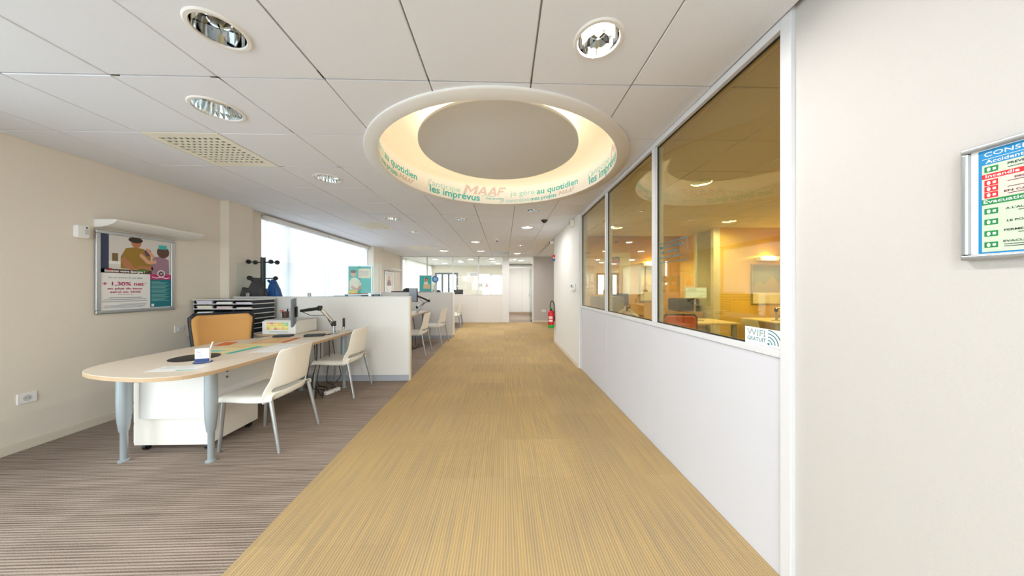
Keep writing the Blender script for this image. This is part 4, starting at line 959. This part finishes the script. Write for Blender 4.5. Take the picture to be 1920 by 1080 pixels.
F('greens', ell(u0 + .33, vm + .035, .05, .018), mat('green print', (88, 122, 52), .6), 4); F('tomato', ell(u0 + .07, vm + .03, .02, .018), mat('tomato print', (180, 44, 40), .6), 4)
F('magenta_strip', rect(u0 + .395, u1, vm - .055, vm), M_MAG, 1); F('teal_panel', rect(u0 + .395, u1, b + .006, vm - .055), M_TEALD, 1)
M_WP = mat('white print', (250, 250, 250), .6)
ring_ = [(u0 + .495 + .036 * math.cos(a), vm + .01 + .04 * math.sin(a)) for a in [2 * PI * i / 28 for i in range(29)]]
q = MB(); 
for i in range(28):
    (xa, ya), (xb, yb) = ring_[i], ring_[i + 1]; k_ = .80; cx, cy = u0 + .495, vm + .01
    q.add([(xa, ya, 0), (xb, yb, 0), (cx + (xb - cx) * k_, cy + (yb - cy) * k_, 0), (cx + (xa - cx) * k_, cy + (ya - cy) * k_, 0)], [(0, 1, 2, 3)])
o = q.build('loop_emblem', M_WP, p); o.location = (0, 0, .0146)
F('emblem_disc', ell(u0 + .495, vm + .01, .022, .024), mat('grey plum print', (96, 80, 92), .6), 6)
F('check_mark', [(u0 + .484, vm + .012), (u0 + .489, vm + .016), (u0 + .494, vm + .008), (u0 + .506, vm + .022), (u0 + .509, vm + .018), (u0 + .494, vm - .002)], M_WP, 8)
F('emblem_wave', [(u0 + .41, vm - .030), (u0 + .45, vm - .044), (u0 + .50, vm - .032), (u0 + .54, vm - .046), (u0 + .58, vm - .034), (u0 + .58, vm - .028), (u0 + .54, vm - .038), (u0 + .50, vm - .024), (u0 + .45, vm - .036), (u0 + .41, vm - .024)], M_WP, 6)
text(p, 'Boostez votre épargne !', u0 + .03, u0 + .345, vm + .010, .022, M_WP, .0146, .03)
text(p, 'Du 1er avril au 31 juin 2026', u0 + .06, u0 + .325, vm - .052, .014, M_TEALD, .0146, .005)
text(p, '+ 1,30% net', u0 + .015, u0 + .34, vm - .125, .036, M_MAG, .0146, .02)
text(p, '(1)', u0 + .343, u0 + .365, vm - .105, .012, M_MAG, .0146, .0)
text(p, 'en plus du taux', u0 + .05, u0 + .325, vm - .165, .020, M_MAG, .0146, .02); text(p, 'servi en 2026', u0 + .07, u0 + .31, vm - .20, .020, M_MAG, .0146, .02)
F('underline', rect(u0 + .13, u0 + .25, vm - .217, vm - .214), M_MAG, 6)
for k, (a, c) in enumerate(((.06, .32), (.02, .36), (.01, .37))): F('body_line', rect(u0 + a, u0 + c, vm - .252 - .019 * k, vm - .246 - .019 * k), GP, 4)
for k, (a, c) in enumerate(((.14, .36), (.03, .36), (.02, .35), (.03, .33))): F('body_line', rect(u0 + a, u0 + c, vm - .318 - .011 * k, vm - .314 - .011 * k), GP, 4)
for k in range(16): F('panel_line', rect(u0 + .405, u0 + (.49 if k == 0 else .575 - .02 * (k % 3)), vm - .078 - .0145 * k, vm - .074 - .0145 * k), M_TEALL, 4)
F('panel_emblem', rect(u0 + .405, u0 + .43, b + .015, b + .045), M_WP, 4)
# ---- second framed poster, third bay
t = thing('wall_poster', 'narrow silver framed poster under the uplight in the third bay', 'poster'); face_px(t, XL + .001, 9.55, 1.06)
for q in ((0, .7, 0, .04), (0, .7, .78, .82), (0, .04, .04, .78), (.66, .7, .04, .78)): MB().box(*q, 0, .022).build('frame_rail', M_ALU, t, .005)
p = MB().box(.04, .66, .04, .78, .002, .012).build('print', mat('pale kitchen print', (222, 218, 212), .6), t); flat('figure', p, [(.2, .34), (.22, .48), (.30, .54), (.42, .54), (.50, .46), (.52, .34)], mat('mauve print', (160, 124, 142), .6), .0125); flat('face', p, ell(.36, .61, .06, .075), sk, .0127); flat('white_panel', p, rect(.04, .66, .04, .34), M_PAPER, .0128)
# ================================================================ CORRIDOR RIGHT SIDE
t = thing('fire_extinguisher', 'red fire extinguisher with green base on the white wall corner', 'fire extinguisher', (1.135, 6.93, .36))
M_RED = mat('fire red lacquer', (206, 26, 32), .35); M_GRN = mat('bright green plastic', (40, 176, 60), .45)
MB().lathe([(.001, 0), (.068, 0), (.074, .01), (.074, .075)], 28).build('base', M_GRN, t, 0, True)
bd = MB().lathe([(.074, .075), (.074, .36), (.066, .395), (.04, .42), (.025, .425), (.001, .425)], 28).build('body', M_RED, t, 0, True)
MB().lathe([(.075, .15), (.075, .28)], 14, a0=-2.6, a1=-1.2).build('label', mat('white red label', (238, 214, 212), .5), bd, 0, True)
MB().lathe([(.0753, .20), (.0753, .22)], 14, a0=-2.6, a1=-1.2).build('label_stripe', M_RED, bd, 0, True)
MB().lathe([(.03, .415), (.035, .44), (.02, .455), (.001, .455)], 16).build('valve', M_BLACK, t, 0, True)
MB().box(-.02, .02, -.09, .02, .455, .475).box(-.015, .015, -.10, -.02, .482, .495).build('lever', M_GRN, t, .004)
MB().tube(smooth_curve([(-.02, -.02, .45), (-.025, -.02, .55), (.0, -.015, .63), (.045, .0, .64), (.075, .0, .56), (.078, .0, .40), (.076, .0, .28)], 5), .011, 8).build('hose', M_BLACK, t, 0, True)
MB().cyl((.076, 0, .30), (.077, 0, .16), .016, .022, 12).build('nozzle', M_BLACK, t, 0, True); MB().box(.06, .0925, -.02, .02, .18, .24).build('wall_bracket', M_BLACK, t)
t = thing('safety_flag_sign', 'small red and blue flag sign high on the white wall corner', 'sign'); face_ny(t, 1.17, 6.90, 1.97)
MB().box(0, .057, 0, .15, 0, .004).build('plate', M_RED, t); flat('blue_half', t, rect(0, .057, 0, .055), mat('blue print', (40, 96, 170), .5), .0045); flat('white_symbol', t, rect(.012, .045, .062, .09), M_WP, .0047)
t = thing('thermostat', 'small white thermostat beside the office glazing', 'thermostat'); face_nx(t, 1.228, 5.16, 1.28)
MB().box(0, .26, 0, .12, 0, .03).build('case', M_WHITE, t, .006); MB().box(.02, .10, .05, .10, .03, .032).build('display', M_GREYP, t); MB().cyl((.17, .06, .03), (.17, .06, .04), .03, n=20).build('dial', mat('light grey plastic', (206, 206, 204), .5), t)
t = thing('wall_socket', 'white socket low on the white wall near the extinguisher', 'socket'); face_nx(t, 1.228, 6.05, .30); MB().box(0, .085, 0, .085, 0, .009).build('plate', M_WHITE, t, .003); MB().cyl((.042, .042, .0088), (.042, .042, .0096), .02, n=20).build('recess', mat('light grey plastic', (206, 206, 204), .5), t)
t = thing('wall_socket', 'white double socket on the far wall right of the doorway', 'socket'); face_ny(t, 1.45, YF, .40); MB().box(0, .16, 0, .085, 0, .009).build('plate', M_WHITE, t, .003)
for x in (.042, .118): MB().cyl((x, .042, .0088), (x, .042, .0096), .02, n=20).build('recess', mat('light grey plastic', (206, 206, 204), .5), t)
t = thing('exit_camera', 'small white camera under the ceiling at the wall corner', 'camera', (1.14, 6.95, 2.42)); MB().box(-.03, .05, -.03, .03, -.03, .03).build('case', M_WHITE, t, .006); MB().cyl((-.032, 0, 0), (-.05, 0, 0), .018, n=16).build('lens', M_BLACK, t, 0, True); MB().box(.05, .088, -.012, .012, -.012, .012).build('bracket', M_WHITE, t)
# ---- evacuation notice on the right wall
t = thing('safety_notice', 'silver framed safety instruction notice on the right wall', 'notice'); face_nx(t, XR - .001, .757, 1.394)
W, Hh, b = .43, .302, .014
for q in ((0, W, 0, b), (0, W, Hh - b, Hh), (0, b, b, Hh - b), (W - b, W, b, Hh - b)): MB().box(q[0], q[1], q[2], q[3], 0, .018).build('frame_rail', M_ALU, t, .004)
p = MB().box(b, W - b, b, Hh - b, .002, .008).build('print', M_PAPER, t)
M_BLU = mat('notice blue', (20, 130, 190), .5); M_NR = mat('notice red', (214, 30, 38), .5); M_NG = mat('notice green', (20, 130, 66), .5); M_PG = mat('pale green print', (196, 212, 186), .6); M_PR = mat('pale rose print 2', (236, 200, 190), .6); M_INK = mat('dark ink', (40, 40, 60), .6)
X0, X1 = .026, W - .026
def N_(nm, a, c, d_, e, m, k): return flat(nm, p, rect(a, c, d_, e), m, .0082 + .0003 * k)
N_('border', X0, X1, .016, Hh - .016, M_BLU, 0); N_('inner', X0 + .006, X1 - .003, .020, Hh - .018, M_PG, 1)
N_('title_band', X0 + .006, X1 - .003, .263, .284, M_BLU, 2); N_('accident_band', X0 + .006, X1 - .003, .247, .2615, M_BLU, 2)
N_('incendie_band', X0 + .006, X1 - .003, .210, .2225, M_NR, 2); N_('incendie_field', X0 + .006, X1 - .003, .158, .210, M_PR, 2); N_('evacuation_band', X0 + .006, X1 - .003, .1425, .157, M_NG, 2)
text(p, 'CONSIGNES DE SÉCURITÉ', X0 + .010, X0 + .24, .2685, .0105, M_WP, .0094, .0); text(p, 'Accident', X0 + .012, X0 + .068, .2505, .0085, M_WP, .0094, .01)
text(p, 'Incendie', X0 + .012, X0 + .062, .2130, .0080, M_WP, .0094, .01); text(p, 'Evacuation', X0 + .009, X0 + .078, .1465, .0085, M_WP, .0094, .01)
for z, m in ((.227, M_NG), (.192, M_NR), (.176, M_NR), (.160, M_NR), (.118, M_NG), (.090, M_NG), (.060, M_NG), (.031, M_NG)):
    N_('pictogram', X0 + .010, X0 + .031, z, z + .0145, m, 3); flat('pictogram_symbol', p, ell(X0 + .017, z + .007, .003, .005, 10), M_WP, .0096); N_('pictogram_bar', X0 + .023, X0 + .028, z + .004, z + .010, M_WP, 4)
for s, a, c, z, h in (('PREVENEZ LES SECOURS', .045, .145, .236, .0055), ('DECLENCHEZ L\'ALARME', .055, .15, .199, .005), ('ATTAQUEZ LE FEU', .07, .15, .184, .005), ('EN CAS DE FUMEE', .04, .13, .168, .005), ("A L'AUDITION DU SIGNAL", .042, .15, .124, .005), ('REJOIGNEZ', .075, .13, .101, .005), ('LE POINT DE RASSEMBLEMENT', .044, .17, .093, .005), ('FERMEZ PORTES ET FENETRES', .040, .17, .070, .005), ('EVACUEZ CALMEMENT', .039, .14, .042, .005)):
    text(p, s, X0 + a, X0 + c, z, h, M_INK, .0094, .02)
for z, a in ((.229, .045), (.194, .045), (.1795, .045), (.163, .045), (.1185, .06), (.064, .06), (.036, .04), (.031, .04)): N_('small_line', X0 + a, X0 + a + .09, z, z + .0016, M_INK, 3)
# ---- sticker and lettering on the office glass
t = thing('wifi_sticker', 'white free wifi sticker on the lower glass corner', 'sticker'); face_nx(t, 1.2745, 1.486, 1.036)
p = MB().box(0, .212, 0, .085, 0, .0012).build('sheet', M_PAPER, t)
text(p, 'WIFI', .012, .115, .045, .030, M_TEALD, .0016, .010); text(p, 'WIFI', .0145, .1125, .0475, .025, M_PAPER, .0019, -.028); text(p, 'GRATUIT', .014, .120, .018, .019, M_TEALD, .0016, .012)
for k, r in enumerate((.022, .038, .054, .070)):
    q = MB(); n = 14
    for i in range(n + 1):
        a = PI / 2 * i / n; q.v += [(.132 + r * math.cos(a), .012 + r * math.sin(a), .0016), (.132 + (r - .005) * math.cos(a), .012 + (r - .005) * math.sin(a), .0016)]
    q.f = [(2 * i, 2 * i + 2, 2 * i + 3, 2 * i + 1) for i in range(n)]; q.build('wave', M_TEALD, p)
flat('dot', p, ell(.134, .014, .006, .006, 16), M_TEALD, .0016)
t = thing('glass_lettering', 'dark teal waiting message lettered on the office glass', 'lettering'); face_nx(t, 1.2836, 2.335, 1.55)
for s, a, c, z in (('Merci de patienter,', .0, .315, .085), ('un conseiller', .02, .25, .045), ('va vous recevoir', .0, .295, .005)): text(t, s, a, c, z, .024, M_TEALD, .0004, .012)
q = MB()
for a in ((-.005, .36, -.03, -.0255), (-.005, .36, .125, .1295), (.3555, .36, -.0255, .125)): q = MB().add([(a[0], a[2], .0004), (a[1], a[2], .0004), (a[1], a[3], .0004), (a[0], a[3], .0004)], [(0, 1, 2, 3)]); q.build('box_line', M_TEALD, t)
# ================================================================ RIGHT HAND OFFICE (behind the glass)
M_GLOW = mat('warm lamp glow', (255, 210, 120), .5, emit=(255, 196, 90), estr=10)
def office_uplight(x, y, label):
    t = thing('wall_uplight', label, 'wall light'); face_ny(t, x, y, 1.86)
    MB().prism([(-.18, .0), (.18, .0), (.20, .08), (-.20, .08)], 0, .10).build('shade', M_WHITE, t, .008)
    MB().box(-.12, .12, .082, .095, .03, .08).build('lamp', M_GLOW, t)
    light('uplight_beam', 'AREA', (0, .11, .10), (-PI / 2, 0, 0), 20, (1, .78, .28), .22, .10, parent=t)
    return t
office_uplight(5.25, 5.645, 'glowing wall uplight in the office, right of the corner post'); office_uplight(3.55, 6.945, 'glowing wall uplight on the far office wall')
def framed(x, y, z, w, h, label, m1, m2):
    t = thing('framed_picture', label, 'picture'); face_ny(t, x, y, z)
    for q in ((0, w, 0, .03), (0, w, h - .03, h), (0, .03, .03, h - .03), (w - .03, w, .03, h - .03)): MB().box(*q, 0, .02).build('frame_rail', M_ALU, t, .003)
    p = MB().box(.03, w - .03, .03, h - .03, .002, .010).build('print', m1, t); flat('hills', p, [(.03, h * .42), (w * .25, h * .6), (w * .45, h * .5), (w * .7, h * .72), (w - .03, h * .52), (w - .03, h * .3), (.03, h * .3)], m2, .0105); flat('lower_panel', p, rect(.03, w - .03, .03, h * .3), M_PAPER, .0107)
framed(4.95, 5.648, .98, .62, .82, 'framed picture below the office uplight, right side', mat('grey blue print', (150, 160, 176), .6), mat('stone print', (176, 170, 160), .6))
framed(3.30, 6.948, .98, .60, .82, 'framed picture below the uplight on the far office wall', mat('warm white print', (236, 226, 206), .6), mat('rose print', (222, 196, 180), .6))
t = thing('wall_poster', 'pale poster of a person in a red cap, added to imitate a reflection', 'poster'); face_ny(t, 2.42, 6.948, 1.16)  # panel added in place of a reflection in the office glass
p = MB().box(0, .66, 0, 1.02, 0, .006).build('print', mat('warm white print', (236, 226, 206), .6), t)
flat('body', p, [(.08, .0), (.06, .42), (.18, .56), (.44, .54), (.56, .40), (.58, .0)], mat('plaid print', (226, 196, 196), .6), .0064)
flat('head', p, ell(.27, .70, .11, .13), mat('skin print', (222, 168, 136), .6), .0067); flat('cap', p, ell(.25, .83, .15, .08), mat('red cap print', (176, 52, 44), .6), .007); flat('cap_bow', p, ell(.33, .89, .07, .035), mat('dark green print', (40, 110, 96), .6), .0073)
def plain_desk(x, y, w, d, label, m=M_DESK):
    t = thing('office_desk', label, 'desk', (x, y, 0)); MB().box(-w / 2, w / 2, -d / 2, d / 2, .717, .742).build('tabletop', m, t, .004)
    for sx in (-1, 1):
        for sy in (-1, 1): desk_leg(x + sx * (w / 2 - .07), y + sy * (d / 2 - .07), t, .717)
    MB().box(-w / 2 + .1, w / 2 - .1, d / 2 - .06, d / 2 - .045, .35, .70).build('modesty_panel', M_PART, t)
    return t
plain_desk(5.15, 5.10, 1.1, .75, 'maple desk against the pale yellow office wall'); plain_desk(3.35, 5.0, 1.1, .75, 'maple desk in the middle of the office behind the glass')
plain_desk(2.35, 6.35, 1.2, .70, 'dark brown desk at the far end of the office', mat('dark brown laminate', (74, 46, 28), .4))
monitor_arm((4.80, 4.95, .742), (5.05, 4.95, 1.03), (5.35, 5.10, 1.10), 'black monitor arm on the desk by the pale yellow wall', .22)
t = thing('monitor', 'black monitor on the desk by the pale yellow office wall', 'monitor', (5.40, 5.14, 1.12), math.radians(20)); monitor(t, .5, .3, mb=M_BLACK)
t = thing('monitor', 'pale blue lit screen on the desk in the middle of the office', 'monitor', (3.42, 5.05, 1.235)); monitor(t, .40, .20, mb=M_WHITE)
[c.data.materials.__setitem__(0, mat('pale lit screen', (205, 226, 226), .4, emit=(205, 226, 226), estr=.7)) for c in t.children if c.name.startswith('screen')]
MB().box(-.10, .10, -.08, .08, -.493, -.483).cyl((0, .02, -.483), (0, .02, -.06), .016).build('stand', M_ALU, t)
t = thing('office_chair', 'orange backed office chair in the office right behind the glass', 'office chair', (2.56, 3.95, 0), math.radians(170), 'orange office chairs'); office_chair_parts(t, mat('burnt orange fabric', (206, 104, 34), .8), .50, .93)
put_chair(4.22, 4.55, -100, 'white plastic chair inside the office beside the corner post')
t = thing('low_cabinet', 'maple low cabinet under the dark printer in the office', 'cabinet', (3.92, 6.2, 0))
MB().box(-.24, .24, -.3, .3, .04, .82).build('body', M_EDGE, t, .003); MB().box(-.2, .2, -.28, .28, 0, .04).build('plinth', M_BLACK, t)
for k in range(3): MB().box(-.23, .23, -.312, -.301, .07 + .25 * k, .29 + .25 * k).build('drawer', M_EDGE, t, .002)
t = thing('printer', 'dark grey printer on the low cabinet in the office', 'printer', (3.92, 6.2, .82)); MB().box(-.21, .21, -.22, .22, 0, .26).build('body', mat('dark grey plastic', (66, 68, 74), .5), t, .01); MB().box(-.18, .18, -.224, -.219, .09, .11).build('paper_slot', M_BLACK, t); MB().box(-.19, .19, -.2, .2, .26, .275).build('scanner_lid', M_BLACK, t, .004)
t = thing('low_cabinet', 'grey low cabinet in the office behind the middle pane', 'cabinet', (1.95, 5.45, 0))
MB().box(-.22, .22, -.3, .3, .04, 1.16).build('body', mat('slate grey laminate', (110, 112, 116), .5), t, .003); MB().box(-.2, .2, -.28, .28, 0, .04).build('plinth', M_BLACK, t); MB().box(-.20, .20, -.312, -.301, .06, 1.14).build('door', mat('slate grey laminate', (110, 112, 116), .5), t, .002)
monitor_arm((2.10, 6.22, .742), (2.25, 6.25, 1.02), (2.5, 6.35, 1.06), 'black monitor arm on the dark brown office desk', .2)
t = thing('monitor', 'small dark monitor on the dark brown office desk', 'monitor', (2.55, 6.40, 1.06), math.radians(-15)); monitor(t, .46, .28, mb=M_BLACK)
plain_desk(1.95, 4.55, .75, 1.1, 'maple desk along the middle pane of the office')
a_ = monitor_arm((1.70, 4.20, .742), (1.72, 3.95, 1.03), (1.80, 3.72, .90), 'white monitor arm just behind the middle pane', .24)
for ch in a_.children:
    if 'arm' in ch.name: ch.data.materials.clear(); ch.data.materials.append(M_WHITE)
# ================================================================ BACK OFFICE AND PASSAGE
t = thing('vertical_blind', 'white vertical slat blind on the back office window', 'blind', (XL + .10, 13.3, 0))
MB().box(-.02, .02, -2.0, 2.0, 2.43, 2.47).build('head_rail', M_FRAME, t)
sl = MB().box(-.001, .001, -.062, .062, .32, 2.43).mesh('slat', M_VBLIND)
for k in range(32): o = inst(sl, 'slat', t, (0, -1.95 + k * .1258, 0), math.radians(-24))
t = thing('wardrobe', 'tall white cupboard seen through the far doorway', 'cupboard', (.81, 15.0, 0))
MB().box(-.64, .66, -.28, .3, .07, 2.5).build('body', M_PART, t, .002); MB().box(-.64, .66, -.285, .3, 0, .07).build('plinth', M_EDGE, t)
MB().box(-.63, .12, -.302, -.281, .09, 2.48).build('door', M_WHITE, t, .003); MB().box(.13, .65, -.302, -.281, .09, 2.48).build('door', M_WHITE, t, .003)
plain_desk(-2.05, 12.6, 1.6, .75, 'maple desk behind the far glass partition')
t = thing('monitor', 'dark monitor behind the far glass partition', 'monitor', (-1.97, 12.5, 1.10), math.radians(170)); monitor(t, .42, .30, mb=M_DKNAVY); MB().box(-.1, .1, -.07, .07, -.358, -.348).cyl((0, .02, -.348), (0, .02, -.05), .016).build('stand', M_BLACK, t)
plain_desk(-.55, 13.0, .95, .75, 'second maple desk behind the far glass partition')
t = thing('wall_poster', 'pale pink poster hanging on the back office wall', 'poster'); face_ny(t, -2.02, YB - .002, 1.55); p = MB().box(0, .58, 0, .62, 0, .005).build('print', M_PAPER, t)
flat('pink_block', p, rect(.06, .40, .05, .36), mat('pink print', (236, 190, 180), .6), .0055); flat('pale_block', p, rect(.2, .54, .36, .58), mat('lilac paper', (222, 214, 228), .7), .0056)
t = thing('table_lamp', 'small red cone lamp on the desk before the back windows', 'lamp', (-.78, 13.05, .742)); MB().lathe([(.001, 0), (.06, 0), (.06, .012), (.012, .02), (.012, .62), (.001, .62)], 18).build('stand', M_ALU, t, 0, True); MB().lathe([(.03, .80), (.10, .62)], 20).build('shade', mat('muted red shade', (196, 96, 84), .6), t, 0, True)
t = thing('desk_box', 'small grey box file on a stand left of the red lamp', 'box', (-1.06, 13.0, .742)); MB().box(-.09, .09, -.09, .09, 0, .62).build('column', M_WHITE, t, .004); MB().box(-.10, .10, -.10, .10, .62, .78).build('box', mat('taupe card', (150, 136, 124), .7), t, .004)
t = thing('wall_projector', 'small dark and white unit hung in the back office near the passage wall', 'device', (.0, 14.6, 2.2)); MB().box(-.09, .088, -.12, .12, -.12, .06).build('case', M_WHITE, t, .01); MB().box(-.09, .088, -.1, .1, .061, .12).build('mount', M_BLACK, t); MB().box(-.09, .088, -.1, .1, -.15, -.121).build('grille', M_BLACK, t)
# ================================================================ OUTSIDE
gd = struct(MB().box(-60, -4.13, -40, 60, -.3, -.14).box(-4.13, 30, YB + .22, 60, -.3, -.14).box(-4.13, 30, -40, YN - .22, -.3, -.14).build('ground', mat('bounce light paving', (205, 207, 210), .9, var=.1, scale=2)), 'car park outside the windows, paled to bounce daylight')  # ground colour raised to bounce daylight up onto the ceiling
M_LEAF = mat('green foliage', (92, 120, 70), .8, var=.2, scale=3); M_TRUNK = mat('brown bark', (92, 74, 58), .9)
def tree(x, y, h, r, label):
    t = thing('tree', label, 'tree', (x, y, -.14), 0, 'trees outside the window')
    MB().tube([(0, 0, 0), (.1, .05, h * .4), (0, 0, h * .75)], [.16, .12, .05], 8).build('trunk', M_TRUNK, t, 0, True)
    q = MB()
    for k in range(1400):
        a, cz, rr = random.uniform(0, 2 * PI), random.uniform(-1, 1), random.random() ** .4
        s = math.sqrt(1 - cz * cz); c = Vector((r * rr * s * math.cos(a), r * rr * s * math.sin(a), h * .65 + r * .9 * rr * cz)); e = Euler((random.uniform(0, 6), random.uniform(0, 6), 0)).to_matrix()
        q.add([c + e @ Vector(v) for v in ((-.16, 0, 0), (0, -.09, 0), (.18, 0, 0), (0, .09, 0))], [(0, 1, 2, 3)])
    o = q.build('foliage', M_LEAF, t); o['kind'] = 'stuff'
tree(-21, 21, 6.5, 2.6, 'leafy tree outside, right part of the blinded window'); tree(-17, 24, 5.2, 2.0, 'smaller leafy tree outside beside the taller one')
t = thing('car_park_wall', 'long pale low wall outside the window', 'wall', (-24, 14, -.14)); MB().box(-.15, .15, -16, 16, 0, 1.5).build('body', mat('pale render', (206, 204, 198), .9), t); MB().box(-.2, .2, -16, 16, 1.5, 1.6).build('coping', mat('grey coping', (170, 170, 168), .8), t)
t = thing('van', 'white van parked outside the window', 'van', (-9.2, 12.6, -.14), math.radians(96))
vb = MB().xprism([(-2.2, .35), (2.2, .35), (2.25, .9), (2.05, 1.15), (1.5, 1.85), (1.3, 1.95), (-2.15, 1.95), (-2.25, 1.6)], -.9, .9).build('body', M_WHITE, t, .06, seg=3)
MB().box(-.91, .91, 1.0, 1.55, 1.25, 1.75).build('side_window', M_BLACK, vb, .02)
for y in (-1.4, 1.4):
    for sx in (-1, 1): MB().cyl((sx * .92, y, .33), (sx * .70, y, .33), .33, n=20).build('wheel', M_BLACK, t, 0, True)
